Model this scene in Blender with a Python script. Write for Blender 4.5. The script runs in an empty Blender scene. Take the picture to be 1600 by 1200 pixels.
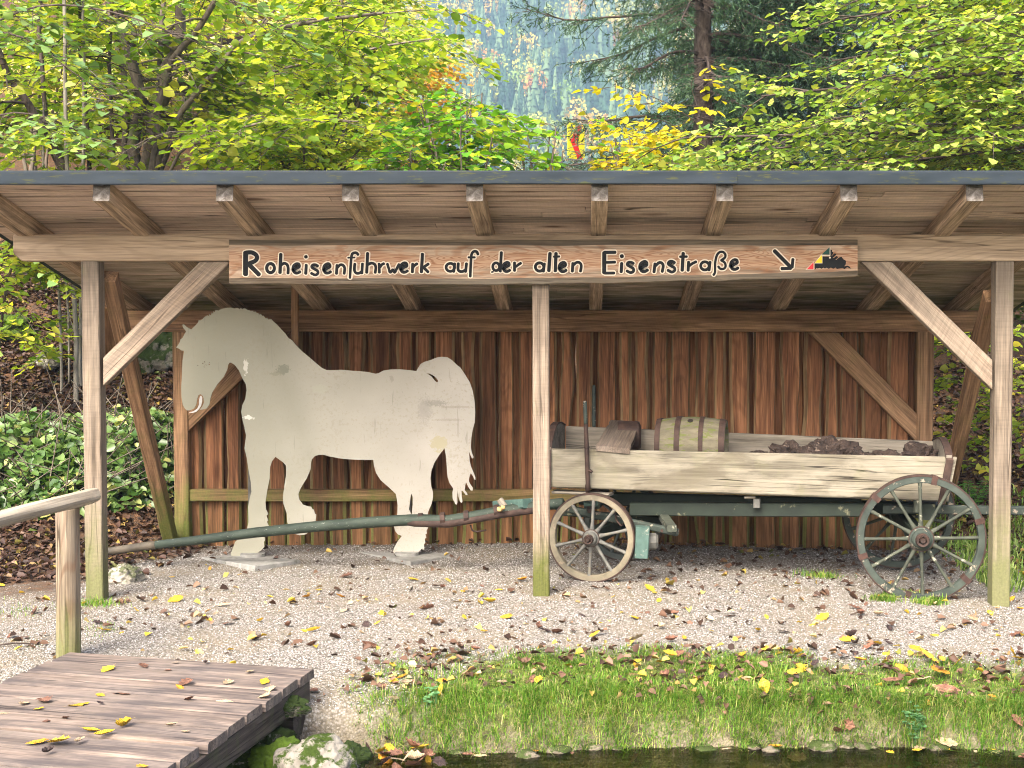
import bpy, bmesh, math, random
import numpy as np
from mathutils import Vector, Matrix, noise as mnoise
R = math.radians
rnd = random.Random(7)
nr = np.random.default_rng(11)
scn = bpy.context.scene
COL = scn.collection

# ------------------------------------------------------------ camera, sky, sun, exposure
F = 2200.0; CX = 913.0; PITCH = R(2.34); CZ = 1.9
cam = bpy.data.cameras.new('camera'); cam.sensor_width = 36; cam.lens = 36*F/1600
cam.shift_x = -(CX-800)/1600; cam.clip_end = 3000; cam.clip_start = .05
co = bpy.data.objects.new('camera', cam); COL.objects.link(co)
co.location = (0, 0, CZ); co.rotation_euler = (R(90)-PITCH, 0, 0); scn.camera = co
w = bpy.data.worlds.new('World'); scn.world = w; w.use_nodes = True
SUN_EL, SUN_AZ = 44, 200      # azimuth measured clockwise from +Y (north)
sk = w.node_tree.nodes.new('ShaderNodeTexSky'); sk.sky_type = 'NISHITA'; sk.sun_disc = False
sk.sun_elevation = R(SUN_EL); sk.sun_rotation = R(SUN_AZ); sk.dust_density = 6; sk.air_density = .7; sk.ozone_density = .6
bg = w.node_tree.nodes['Background']; bg.inputs['Strength'].default_value = .15
w.node_tree.links.new(sk.outputs[0], bg.inputs[0])
sun = bpy.data.lights.new('sun', 'SUN'); sun.energy = 1.05; sun.angle = R(25); sun.color = (1, .955, .88)
so = bpy.data.objects.new('sun', sun); COL.objects.link(so)
d = Vector((math.sin(R(SUN_AZ))*math.cos(R(SUN_EL)), math.cos(R(SUN_AZ))*math.cos(R(SUN_EL)), math.sin(R(SUN_EL))))
so.rotation_euler = d.to_track_quat('Z', 'Y').to_euler()
scn.view_settings.view_transform = 'Standard'; scn.view_settings.look = 'None'
scn.view_settings.gamma = 1; scn.view_settings.exposure = 2.2
scn.cycles.transparent_max_bounces = 12; scn.cycles.max_bounces = 8
scn.cycles.volume_bounces = 0; scn.cycles.filter_width = 1.0; scn.cycles.use_denoising = True

def P(px, py, D):
    "point at depth y=D that the photograph shows at pixel (px,py)"
    a = (px-CX)/F; b = -(py-600)/F
    cp, sp = math.cos(PITCH), math.sin(PITCH)
    y = cp + b*sp; z = -sp + b*cp
    return Vector((a*D/y, D, CZ + z*D/y))

# ------------------------------------------------------------ node helpers
class N:
    def __init__(s, name, disp=False):
        s.m = bpy.data.materials.new(name); s.m.use_nodes = True; s.t = s.m.node_tree
        s.b = s.t.nodes['Principled BSDF']; s.out = s.t.nodes['Material Output']
    def n(s, t, **k):
        x = s.t.nodes.new(t)
        for a, v in k.items(): setattr(x, a, v)
        return x
    def put(s, sock, v):
        if isinstance(v, bpy.types.NodeSocket): s.t.links.new(v, sock)
        elif isinstance(v, (tuple, list)) and sock.type == 'RGBA' and len(v) == 3: sock.default_value = (*v, 1)
        else: sock.default_value = v
    def coord(s, k='Object'): return s.n('ShaderNodeTexCoord').outputs[k]
    def pos(s): return s.n('ShaderNodeNewGeometry').outputs['Position']
    def isl(s): return s.n('ShaderNodeNewGeometry').outputs['Random Per Island']
    def obr(s): return s.n('ShaderNodeObjectInfo').outputs['Random']
    def vmul(s, v, sc):
        x = s.n('ShaderNodeVectorMath', operation='MULTIPLY'); s.put(x.inputs[0], v); s.put(x.inputs[1], sc); return x.outputs[0]
    def vadd(s, v, a):
        x = s.n('ShaderNodeVectorMath', operation='ADD'); s.put(x.inputs[0], v); s.put(x.inputs[1], a); return x.outputs[0]
    def vscale(s, v, k):
        x = s.n('ShaderNodeVectorMath', operation='SCALE'); s.put(x.inputs[0], v); s.put(x.inputs[3], k); return x.outputs[0]
    def xyz(s, v):
        x = s.n('ShaderNodeSeparateXYZ'); s.put(x.inputs[0], v); return x.outputs
    def comb(s, a, b, c):
        x = s.n('ShaderNodeCombineXYZ'); s.put(x.inputs[0], a); s.put(x.inputs[1], b); s.put(x.inputs[2], c); return x.outputs[0]
    def noise(s, v, scale=1., detail=4., rough=.55, dist=0., col=False):
        x = s.n('ShaderNodeTexNoise'); s.put(x.inputs['Vector'], v); s.put(x.inputs['Scale'], scale)
        s.put(x.inputs['Detail'], detail); s.put(x.inputs['Roughness'], rough); s.put(x.inputs['Distortion'], dist)
        return x.outputs['Color' if col else 'Fac']
    def vor(s, v, scale=1., feature='F1', out='Distance', rand=1.):
        x = s.n('ShaderNodeTexVoronoi', feature=feature); s.put(x.inputs['Vector'], v); s.put(x.inputs['Scale'], scale)
        s.put(x.inputs['Randomness'], rand); return x.outputs[out]
    def ramp(s, f, stops, interp='LINEAR'):
        x = s.n('ShaderNodeValToRGB'); s.put(x.inputs[0], f); cr = x.color_ramp; cr.interpolation = interp
        while len(cr.elements) < len(stops): cr.elements.new(.5)
        for e, (p, c) in zip(cr.elements, stops):
            e.position = p; e.color = (*c, 1) if isinstance(c, tuple) else (c, c, c, 1)
        return x.outputs[0]
    def mix(s, f, a, b, mode='MIX'):
        x = s.n('ShaderNodeMix', data_type='RGBA', blend_type=mode); s.put(x.inputs[0], f); s.put(x.inputs[6], a); s.put(x.inputs[7], b)
        return x.outputs[2]
    def math(s, op, a, b=0., c=0., clamp=False):
        x = s.n('ShaderNodeMath', operation=op, use_clamp=clamp); s.put(x.inputs[0], a); s.put(x.inputs[1], b); s.put(x.inputs[2], c); return x.outputs[0]
    def mr(s, v, a, b, c=0., d=1.):
        x = s.n('ShaderNodeMapRange'); s.put(x.inputs[0], v)
        for i, q in enumerate((a, b, c, d)): s.put(x.inputs[i+1], q)
        return x.outputs[0]
    def bump(s, h, st=.5, dist=.01, nrm=None):
        x = s.n('ShaderNodeBump'); s.put(x.inputs['Height'], h); s.put(x.inputs['Strength'], st); s.put(x.inputs['Distance'], dist)
        if nrm is not None: s.put(x.inputs['Normal'], nrm)
        return x.outputs[0]
    def fin(s, col, rough=.8, nrm=None, metal=0., spec=.3, trans=None):
        s.put(s.b.inputs['Base Color'], col); s.put(s.b.inputs['Roughness'], rough)
        s.put(s.b.inputs['Metallic'], metal); s.put(s.b.inputs['Specular IOR Level'], spec)
        if nrm is not None: s.put(s.b.inputs['Normal'], nrm)
        return s.m

def wood(name, light, dark, axis='X', grey=0., greycol=(.36, .33, .29), moss=0., mossz=None, rings=.4, knots=.5, isl=0., endgrey=False,
         streak=1., rough=.85, mosscol=(.10, .13, .025), contrast=1., ringcol=None, saw=0., cracks=.6):
    m = N(name); c = m.coord()
    r = m.vscale((31., 17., 23.), m.obr()); c2 = m.vadd(c, r)
    if isl: c2 = m.vadd(c2, m.vscale((9., 13., 7.), m.isl()))
    def mp(l, k):
        v = {'X': (l, k, k), 'Y': (k, l, k), 'Z': (k, k, l)}[axis]; return m.vmul(c2, v)
    a = m.noise(mp(1.1, 16.), 1., 6., .6, .6)
    fine = m.noise(mp(3.5, 110.), 1., 3., .6)
    big = m.noise(mp(.9, 2.2), 1., 4., .55)
    base = m.ramp(a, [(.5-.15/contrast, tuple(q*.85 for q in dark)), (.5+.12/contrast, light)])
    # growth rings, bent by a low noise so that they arch
    wv = m.n('ShaderNodeTexNoise'); m.put(wv.inputs['Vector'], mp(.55, 3.2)); m.put(wv.inputs['Scale'], 1.); m.put(wv.inputs['Detail'], 1.5)
    rg = m.math('SINE', m.math('MULTIPLY', wv.outputs['Fac'], 120.))
    rg = m.ramp(rg, [(.35, 0.), (.95, 1.)])
    rc = ringcol or tuple(q*.62 for q in dark)
    base = m.mix(m.math('MULTIPLY', rg, rings), base, rc)
    base = m.mix(m.math('MULTIPLY', m.ramp(big, [(.35, 0.), (.68, 1.)]), .35), base, tuple(q*.6 for q in light))
    base = m.mix(.85*streak if streak <= 1 else 1., base, m.ramp(fine, [(.30, .50), (.62, 1.12)]), 'MULTIPLY')
    mid = m.noise(mp(.8, 30.), 1., 4., .6); base = m.mix(.75*streak, base, m.ramp(mid, [(.38, .52), (.54, 1.05)]), 'MULTIPLY')
    kd = m.vor(mp(1.3, 4.5), 1., rand=1.)
    kn = m.ramp(kd, [(.07, 1.), (.11, .6), (.21, 0.)])
    base = m.mix(m.math('MULTIPLY', kn, knots), base, (dark[0]*.3, dark[1]*.25, dark[2]*.22))
    cr = m.noise(mp(1.3, 34.), 1., 3., .5, .8)
    crk = m.ramp(cr, [(.70, 0.), (.735, 1.)])
    base = m.mix(m.math('MULTIPLY', crk, cracks), base, tuple(q*.22 for q in dark))
    lc = m.noise(mp(.30, 11.), 1., 2., .5, .3); lk = m.ramp(m.math('ABSOLUTE', m.math('SUBTRACT', lc, .5)), [(.004, 1.), (.012, 0.)])
    lk = m.math('MULTIPLY', lk, m.ramp(m.noise(mp(1.1, 2.), 1., 2.), [(.45, 0.), (.55, 1.)])); crk = m.math('MAXIMUM', crk, lk)
    if grey:
        g = m.noise(mp(1.2, 5.), 1., 5., .6)
        base = m.mix(m.math('MULTIPLY', m.ramp(g, [(.30, 0.), (.62, 1.)]), grey), base, m.mix(fine, tuple(q*.62 for q in greycol), tuple(q*1.25 for q in greycol)))
    if saw:
        x = m.xyz(c2); s_ = m.math('ADD', x[{'X': 0, 'Y': 1, 'Z': 2}[axis]], m.math('MULTIPLY', x[{'X': 2, 'Y': 0, 'Z': 0}[axis]], .35))
        sw = m.noise(m.comb(m.math('MULTIPLY', s_, 75.), 0., m.math('MULTIPLY', x[1], 3.)), 1., 2.)
        base = m.mix(saw, base, m.ramp(sw, [(.3, .72), (.6, 1.12)]), 'MULTIPLY')
    base = m.mix(m.math('MULTIPLY', lk, cracks), base, tuple(q*.2 for q in dark))
    if isl:
        base = m.mix(isl, base, m.ramp(m.isl(), [(0., .45), (.5, .95), (1., 1.35)]), 'MULTIPLY')
    p = m.pos()
    if moss or mossz:
        mn = m.noise(m.vmul(p, (9., 9., 5.)), 1., 6., .65)
        f = m.math('MULTIPLY', m.ramp(mn, [(.50, 0.), (.66, 1.)]), moss)
        if mossz:
            z = m.xyz(p)[2]; zf = m.mr(z, mossz[0], mossz[1], 1., 0.)
            zz = m.math('MULTIPLY', m.ramp(m.math('ADD', m.math('MULTIPLY', zf, .60), m.math('MULTIPLY', mn, .85)), [(.50, 0.), (.92, 1.)]), mossz[2])
            f = m.math('MAXIMUM', f, zz)
        mc = m.mix(m.noise(p, 60., 3.), tuple(q*.5 for q in mosscol), tuple(q*1.6 for q in mosscol))
        base = m.mix(f, base, mc)
    if endgrey:
        x = m.xyz(c)[0]; e = m.math('LESS_THAN', x, .004)
        sp = m.ramp(m.noise(c, 26., 6., .75), [(.34, (.05, .042, .034)), (.52, (.13, .115, .098)), (.68, (.21, .20, .185))])
        base = m.mix(e, base, sp)
    h = m.math('ADD', m.math('MULTIPLY', a, .5), m.math('ADD', m.math('MULTIPLY', fine, .5), m.math('MULTIPLY', crk, -.8)))
    return m.fin(base, rough, m.bump(h, .55, .006), spec=.2)

def simple(name, c1, c2, scale=8., rough=.7, metal=0., bump=.3, bd=.004, spots=None, spec=.3, sc=(1, 1, 1), det=6.):
    m = N(name); c = m.vadd(m.vmul(m.coord(), sc), m.vscale((13., 7., 5.), m.obr()))
    a = m.noise(c, scale, det, .62); col = m.ramp(a, [(.32, c1), (.66, c2)])
    if spots:
        s = m.noise(c, spots[1], 4., .7); col = m.mix(m.ramp(s, [(spots[2], 0.), (spots[2]+.06, 1.)]), col, spots[0])
    return m.fin(col, rough, m.bump(m.noise(c, scale*4, 5.), bump, bd), metal, spec)

def leafmat(name, stops, trans=.45, rough=.5, spec=.35, vein=False):
    m = N(name); r = m.isl(); col = m.ramp(r, stops)
    p = m.pos(); b = m.noise(p, 1.3, 2.); col = m.mix(.75, col, m.ramp(b, [(.3, .72), (.7, 1.22)]), 'MULTIPLY')
    m.fin(col, rough, spec=spec)
    tr = m.n('ShaderNodeBsdfTranslucent'); hs = m.mix(1., col, (1.25, 1.3, .55), 'MULTIPLY'); m.put(tr.inputs[0], hs)
    mx = m.n('ShaderNodeMixShader'); mx.inputs[0].default_value = trans
    m.t.links.new(m.b.outputs[0], mx.inputs[1]); m.t.links.new(tr.outputs[0], mx.inputs[2]); m.t.links.new(mx.outputs[0], m.out.inputs[0])
    return m.m

# ------------------------------------------------------------ object helpers
def tag(o, label=None, cat=None, group=None, kind=None):
    if label: o['label'] = label
    if cat: o['category'] = cat
    if group: o['group'] = group
    if kind: o['kind'] = kind
    return o
def empty(name, loc, label, cat, group=None):
    o = bpy.data.objects.new(name, None); o.empty_display_size = .1; COL.objects.link(o); o.location = loc
    return tag(o, label, cat, group)
def wmat(o):
    m = Matrix.LocRotScale(o.location, o.rotation_euler, o.scale) if not o.get('_m') else o.matrix_basis
    return (wmat(o.parent) @ o.matrix_basis) if o.parent else o.matrix_basis.copy()
def link(name, me, mats, parent=None, M=None):
    o = bpy.data.objects.new(name, me); COL.objects.link(o)
    if mats is not None:
        for mm in (mats if isinstance(mats, (list, tuple)) else [mats]): me.materials.append(mm)
    M = M or Matrix()
    if parent is not None:
        o.parent = parent; o.matrix_basis = wmat(parent).inverted() @ M
    else: o.matrix_basis = M
    return o
def mesh_np(name, V, Fc, smooth=False, mi=None):
    "V (n,3) array; Fc list of (k,m) index arrays or a list of tuples"
    me = bpy.data.meshes.new(name)
    if isinstance(Fc, list) and Fc and not isinstance(Fc[0], np.ndarray):
        me.from_pydata([tuple(v) for v in V], [], [tuple(f) for f in Fc])
    else:
        if isinstance(Fc, np.ndarray): Fc = [Fc]
        V = np.asarray(V, dtype=np.float32)
        me.vertices.add(len(V)); me.vertices.foreach_set('co', V.ravel())
        tot = sum(f.size for f in Fc); nf = sum(len(f) for f in Fc)
        me.loops.add(tot); me.polygons.add(nf)
        me.loops.foreach_set('vertex_index', np.concatenate([f.ravel() for f in Fc]).astype(np.int32))
        ls = np.concatenate([np.full(len(f), f.shape[1]) for f in Fc]); st = np.concatenate([[0], np.cumsum(ls)[:-1]])
        me.polygons.foreach_set('loop_start', st.astype(np.int32))
        try: me.polygons.foreach_set('loop_total', ls.astype(np.int32))
        except Exception: pass
        me.update(calc_edges=True)
    if mi is not None: me.polygons.foreach_set('material_index', np.asarray(mi, dtype=np.int32))
    if smooth: me.polygons.foreach_set('use_smooth', np.ones(len(me.polygons), dtype=bool))
    me.validate(); me.update()
    return me
def frame(X, up):
    X = Vector(X).normalized(); up = Vector(up); Y = up.cross(X).normalized(); Z = X.cross(Y)
    return X, Y, Z
def mat4(X, Y, Z, o):
    return Matrix(((X[0], Y[0], Z[0], o[0]), (X[1], Y[1], Z[1], o[1]), (X[2], Y[2], Z[2], o[2]), (0, 0, 0, 1)))
def jit(i, s, a):
    return (mnoise.noise(Vector((i*.7+s*3.1, s*1.7, i*.13)))*a)
def beam(name, A, B, wd, h, m, parent, up=(0, 0, 1), ch=.006, jitter=.002, taper=1., seg=.18):
    A, B = Vector(A), Vector(B); X, Y, Z = frame(B-A, up); L = (B-A).length; n = max(2, int(L/seg))
    s = rnd.random()*50; V = []; Fc = []
    for i in range(n+1):
        k = 1+(taper-1)*i/n; a, b = wd/2*k, h/2*k; c = ch*(1 + .8*jit(i, s+9, 1))
        oy, oz = jit(i, s, jitter), jit(i, s+5, jitter)
        for (y, z) in ((-a+c, -b), (a-c, -b), (a, -b+c), (a, b-c), (a-c, b), (-a+c, b), (-a, b-c), (-a, -b+c)):
            V.append((L*i/n, y+oy, z+oz))
    for i in range(n):
        for j in range(8): q = (j+1) % 8; Fc.append((i*8+j, i*8+q, i*8+8+q, i*8+8+j))
    Fc.append(tuple(range(7, -1, -1))); Fc.append(tuple(n*8+j for j in range(8)))
    # faces oriented outward
    me = mesh_np(name, V, Fc); fixn(me)
    return link(name, me, m, parent, mat4(X, Y, Z, A))
def fixn(me):
    bm = bmesh.new(); bm.from_mesh(me); bmesh.ops.recalc_face_normals(bm, faces=bm.faces); bm.to_mesh(me); bm.free()
def prism(name, pts, thick, m, parent, axis=None, bev=.004):
    "polygon of world points facing the camera, extruded backwards (+Y); local X follows axis"
    pts = [Vector(p) for p in pts]; y0 = pts[0].y
    X = Vector(axis) if axis else Vector((1, 0, 0)); X.y = 0; X.normalize(); Y = Vector((0, 1, 0)); Z = X.cross(Y)
    M = mat4(X, Y, Z, pts[0]); Mi = M.inverted()
    bm = bmesh.new(); vs = [bm.verts.new((Mi @ p)) for p in pts]
    f = bm.faces.new(vs); r = bmesh.ops.extrude_face_region(bm, geom=[f])
    for v in [g for g in r['geom'] if isinstance(g, bmesh.types.BMVert)]: v.co.y += thick
    bmesh.ops.recalc_face_normals(bm, faces=bm.faces)
    if bev: bmesh.ops.bevel(bm, geom=list(bm.edges), offset=bev, segments=1, affect='EDGES')
    me = bpy.data.meshes.new(name); bm.to_mesh(me); bm.free()
    return link(name, me, m, parent, M)
class TB:
    "collects tubes and other bits into one mesh"
    def __init__(s): s.V = []; s.F = []; s.n = 0
    def tube(s, pts, rad, sides=6, cap=True):
        pts = [np.array(p, dtype=float) for p in pts]; k = len(pts)
        if not hasattr(rad, '__len__'): rad = [rad]*k
        ref = np.array((0., 0., 1.))
        for i in range(k):
            t = pts[min(i+1, k-1)]-pts[max(i-1, 0)]; t = t/(np.linalg.norm(t)+1e-9)
            r0 = ref if abs(t[2]) < .9 else np.array((1., 0., 0.))
            u = np.cross(t, r0); u /= np.linalg.norm(u)+1e-9; v = np.cross(t, u)
            for j in range(sides):
                a = 2*math.pi*j/sides; s.V.append(pts[i]+(u*math.cos(a)+v*math.sin(a))*rad[i])
        b = s.n
        for i in range(k-1):
            for j in range(sides):
                q = (j+1) % sides; s.F.append((b+i*sides+j, b+i*sides+q, b+(i+1)*sides+q, b+(i+1)*sides+j))
        if cap and sides > 3: s.F.append(tuple(b+j for j in range(sides))); s.F.append(tuple(b+(k-1)*sides+j for j in range(sides-1, -1, -1)))
        s.n += k*sides
    def box(s, c, X, Y, Z):
        c, X, Y, Z = map(lambda q: np.array(q, dtype=float), (c, X, Y, Z)); b = s.n
        for i in (-1, 1):
            for j in (-1, 1):
                for k in (-1, 1): s.V.append(c+X*i+Y*j+Z*k)
        for f in ((0, 1, 3, 2), (4, 6, 7, 5), (0, 4, 5, 1), (2, 3, 7, 6), (0, 2, 6, 4), (1, 5, 7, 3)): s.F.append(tuple(b+q for q in f))
        s.n += 8
    def build(s, name, m, parent=None, smooth=True, M=None):
        V = s.V
        if M is not None: Mi = M.inverted(); V = [Mi @ Vector(v) for v in V]
        me = mesh_np(name, V, s.F, smooth); fixn(me)
        return link(name, me, m, parent, M)
def lathe(prof, n=32, axis='Y'):
    "profile list of (r, a): ring of radius r at axis position a"
    V = []; Fc = []
    for (r, a) in prof:
        for j in range(n):
            t = 2*math.pi*j/n
            V.append((r*math.cos(t), a, r*math.sin(t)) if axis == 'Y' else (a, r*math.cos(t), r*math.sin(t)))
    for i in range(len(prof)-1):
        for j in range(n): q = (j+1) % n; Fc.append((i*n+j, i*n+q, (i+1)*n+q, (i+1)*n+j))
    return V, Fc
def lathe_obj(name, prof, m, parent, M, n=32, axis='Y', closed=False, smooth=False):
    V, Fc = lathe(prof, n, axis)
    if closed:
        k = len(prof)-1
        for j in range(n): q = (j+1) % n; Fc.append((k*n+j, k*n+q, q, j))
    me = mesh_np(name, V, Fc, smooth); fixn(me); return link(name, me, m, parent, M)
def fill2d(name, loops, y0, thick, m, parent, split=None):
    "closed outlines (world x,z), holes included, as a plate of real thickness"
    cu = bpy.data.curves.new(name, 'CURVE'); cu.dimensions = '2D'; cu.fill_mode = 'BOTH'; cu.extrude = thick/2
    ox, oz = loops[0][0]
    for lp in loops:
        sp = cu.splines.new('POLY'); sp.points.add(len(lp)-1); sp.use_cyclic_u = True
        for i, (x, z) in enumerate(lp): sp.points[i].co = (x-ox, z-oz, 0, 1)
    o = bpy.data.objects.new('tmp', cu); me = bpy.data.meshes.new_from_object(o); bpy.data.objects.remove(o); bpy.data.curves.remove(cu)
    me.name = name; me.materials.clear()
    return link(name, me, m, parent, Matrix(((1, 0, 0, ox), (0, 0, -1, y0), (0, 1, 0, oz), (0, 0, 0, 1))))

# ------------------------------------------------------------ terrain
def sst(a, b, x): t = np.clip((x-a)/(b-a), 0, 1); return t*t*(3-2*t)
def fbm(x, y, s=1., o=0.):
    return (np.sin(x*1.7*s+1.3+o)*np.cos(y*1.3*s+.7+o*2)+.5*np.sin(x*3.9*s+y*2.1*s+o)+.35*np.cos(x*7.1*s-y*6.3*s+2*o)+.2*np.sin(x*15*s+o)*np.sin(y*14*s))/2.05
def bank_edge(x):  # y of the waterline
    return 7.26+.05*fbm(x, x*0, 1.3)+.035*fbm(x*2.3, x*0+1., 3.)+.12*np.sin(x*1.1+.5)*sst(-2.5, 2.5, x)
def ground(x, y):
    x = np.asarray(x, dtype=float); y = np.asarray(y, dtype=float)
    z = .035-.011*np.clip(-x, 0, 8)-.026*np.clip(x, 0, 3)
    z = z+.008*fbm(x, y, 1.2)
    # bank to the stream
    e = bank_edge(x); t = y-e
    bank = -.65+.47*sst(-.24, .15, t)+.18*np.clip((t+.02)/.74, 0, 1)**.6+.02*fbm(x*1.5, y*3, 2., 3)*sst(-.1, .1, t)*sst(.75, .5, t)
    z = z+np.where(t < .8, bank, 0)
    z = z+sst(3.2, 2.2, y)*.62
    # slope behind
    r = np.clip(y-12.35+.5*sst(-3.6, -5, x), 0, None)
    lw = sst(-.12, -.21, x/np.maximum(y, 1))
    r1 = np.where(r < 7.6, r, 7.6)*.42
    r2 = np.clip(r-7.6, 0, 33)*.42*lw
    z = z+r1+r2+sst(.5, 3, r)*.12*fbm(x, y, .8, 3)
    z = z-sst(32, 60, y)*(r1+4)*(1-lw)-sst(60, 200, y)*r2*.0
    z = z+np.clip(y-430, 0, None)*.47+sst(430, 520, y)*7*fbm(x*.02, y*.02, 1., 1)
    return z
def zones(x, y):
    n = .5*fbm(x, y, 1.4, 5)+.3*fbm(x, y, 4., 2)
    litter = np.maximum(sst(-.35, .35, (y-12.25)+n*.3), sst(-.5, .5, -(x+3.75+(10.6-y)*.42)+n*.9)*.95)
    litter = np.maximum(litter, sst(-.3, .3, x-3.6+n*.4))
    gr = sst(-.30, .12, 7.90-y+n*.35)*sst(-1.25, -.70, x+n*.5)
    litter = litter*sst(6.2, 7., y)  # unseen camera-side ground kept pale to bounce light under the roof
    return np.clip(litter, 0, 1), np.clip(gr, 0, 1)

def lin(a, b, s): return list(np.arange(a, b, s))
xs = [-700, -500, -350, -250, -180, -130, -90, -65, -45, -32, -24, -18, -14, -11, -9, -8, -7, -6.3]+lin(-5.8, 5.8, .07)+[5.8, 6.3, 7, 8, 9, 11, 14, 18, 24, 32, 45, 65, 90, 130, 180, 250, 350, 500, 700]
ys = [-12, -8, -4, 0, 1, 2, 2.6, 3.2, 4, 5, 6]+lin(6.4, 8.2, .04)+lin(8.2, 13, .08)+lin(13, 22, .3)+lin(22, 60, 2)+lin(60, 420, 20)+lin(420, 1300, 22)+[1310]
XX, YY = np.meshgrid(xs, ys); ZZ = ground(XX, YY); Lz, Gz = zones(XX, YY)
V = np.stack([XX.ravel(), YY.ravel(), ZZ.ravel()], 1); nx, ny = len(xs), len(ys)
i = np.arange(nx-1)[None, :]+np.arange(ny-1)[:, None]*nx; i = i.ravel()
me = mesh_np('ground', V, np.stack([i, i+1, i+1+nx, i+nx], 1), True)
at = me.color_attributes.new('zone', 'FLOAT_COLOR', 'POINT')
far = sst(60, 300, YY)
at.data.foreach_set('color', np.stack([Lz.ravel(), Gz.ravel(), far.ravel(), np.ones(len(V))], 1).astype(np.float32).ravel())
m = N('ground'); p = m.pos(); z = m.n('ShaderNodeVertexColor', layer_name='zone').outputs[0]; zc = m.n('ShaderNodeSeparateColor'); m.put(zc.inputs[0], z)
v1 = m.vor(p, 80., out='Color'); vd = m.vor(p, 80.); v1x = m.xyz(v1)[0]
grav = m.ramp(v1x, [(0., (.09, .08, .065)), (.3, (.19, .175, .15)), (.7, (.29, .275, .245)), (1., (.40, .38, .35))])
grav = m.mix(m.ramp(vd, [(.35, 0.), (.75, .75)]), grav, (.08, .07, .055))
dirt = m.noise(p, 1.6, 6., .65); grav = m.mix(m.math('MULTIPLY', m.ramp(dirt, [(.42, 0.), (.64, 1.)]), .65), grav, (.20, .165, .11))
n3 = m.noise(p, 14., 6., .7); lit = m.ramp(n3, [(.3, (.022, .014, .008)), (.5, (.07, .038, .02)), (.7, (.16, .085, .045))])
soil = m.ramp(m.noise(p, 16., 6., .7), [(.3, (.035, .028, .014)), (.48, (.07, .085, .018)), (.6, (.10, .13, .025)), (.75, (.20, .165, .085))])
c = m.mix(m.math('ADD', zc.outputs[0], m.mr(n3, .3, .7, -.25, .25), clamp=True), grav, lit)
c = m.mix(m.math('ADD', zc.outputs[1], m.math('MULTIPLY', m.mr(n3, .3, .7, -.3, .3), m.math('GREATER_THAN', zc.outputs[1], .02)), clamp=True), c, soil)
zz = m.xyz(p)[2]; wet = m.mr(zz, -.30, -.12, 1., 0.); wet = m.math('MULTIPLY', wet, m.math('LESS_THAN', m.xyz(p)[1], 9.))
bed = m.ramp(m.vor(m.vadd(p, m.vscale(m.noise(p, 6., 3., col=True), .1)), 9., out='Color'), [(0., (.05, .04, .025)), (1., (.22, .19, .13))])
c = m.mix(wet, c, bed)
c = m.mix(zc.outputs[2], c, m.ramp(m.noise(p, .02, 5., .7), [(.35, (.05, .07, .05)), (.65, (.16, .15, .09))]))
hb = m.math('ADD', m.math('MULTIPLY', vd, -1.), m.math('MULTIPLY', n3, .8))
gm = m.fin(c, .9, m.bump(hb, .9, .012), spec=.15)
g = link('ground', me, gm); tag(g, 'pale gravel forecourt with leaf-littered slope and mountain rising behind', 'ground', kind='structure')

# pebbles lying loose over the gravel
n = 120000; gx = nr.uniform(-4.6, 3.9, n); gy = 7.35+(12.2-7.35)*nr.random(n)**1.25
Lg, Gg = zones(gx, gy); k = (Lg < nr.random(n)*.75) & (Gg < nr.random(n)*.9) & (gy > bank_edge(gx)+.12); gx, gy = gx[k], gy[k]; n = len(gx)
sz = nr.uniform(.0028, .0062, n)*(1+.8*(nr.random(n) > .97))
base = np.array([(1, 0, 0), (0, 1, 0), (-1, 0, 0), (0, -1, 0), (0, 0, .7), (0, 0, -.5)])
off = base[None]*sz[:, None, None]*nr.uniform(.6, 1.35, (n, 6, 1))
a = nr.uniform(0, 6.28, n); ca, sa = np.cos(a), np.sin(a)
ox = off[..., 0]*ca[:, None]-off[..., 1]*sa[:, None]; oy = off[..., 0]*sa[:, None]+off[..., 1]*ca[:, None]
off = np.stack([ox, oy, off[..., 2]], 2)
PV = np.stack([gx, gy, ground(gx, gy)+sz*.35], 1)[:, None]+off
fb = np.array([(0, 1, 4), (1, 2, 4), (2, 3, 4), (3, 0, 4), (1, 0, 5), (2, 1, 5), (3, 2, 5), (0, 3, 5)])
PF = (fb[None]+(np.arange(n)*6)[:, None, None]).reshape(-1, 3)
m = N('pebble'); m.fin(m.ramp(m.isl(), [(0., (.06, .05, .04)), (.12, (.15, .14, .12)), (.5, (.285, .27, .245)), (.85, (.39, .375, .35)), (1., (.52, .505, .48))]), .85, spec=.2)
tag(link('gravel', mesh_np('gravel', PV.reshape(-1, 3), PF), m.m), 'loose pale limestone gravel strewn over the forecourt', 'gravel', kind='stuff')

# stream
m = N('water'); wn = m.noise(m.vmul(m.pos(), (3., 9., 1.)), 1.6, 4., .6)
bn = m.bump(wn, .35, .03); gl = m.n('ShaderNodeBsdfGlossy'); gl.inputs['Roughness'].default_value = .06; m.put(gl.inputs['Color'], (.75, .78, .75)); m.put(gl.inputs['Normal'], bn)
tp = m.n('ShaderNodeBsdfTransparent'); m.put(tp.inputs[0], (.42, .40, .28)); fr = m.n('ShaderNodeFresnel'); fr.inputs[0].default_value = 1.33; m.put(fr.inputs['Normal'], bn)
mx = m.n('ShaderNodeMixShader'); m.t.links.new(fr.outputs[0], mx.inputs[0]); m.t.links.new(tp.outputs[0], mx.inputs[1]); m.t.links.new(gl.outputs[0], mx.inputs[2]); m.t.links.new(mx.outputs[0], m.out.inputs[0])
WZ = -.315
tag(link('water', mesh_np('water', [(-40, 2.4, WZ), (40, 2.4, WZ), (40, 7.7, WZ), (-40, 7.7, WZ)], [(0, 1, 2, 3)]), m.m), 'shallow dark stream along the grassy bank', 'water', kind='structure')

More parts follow.
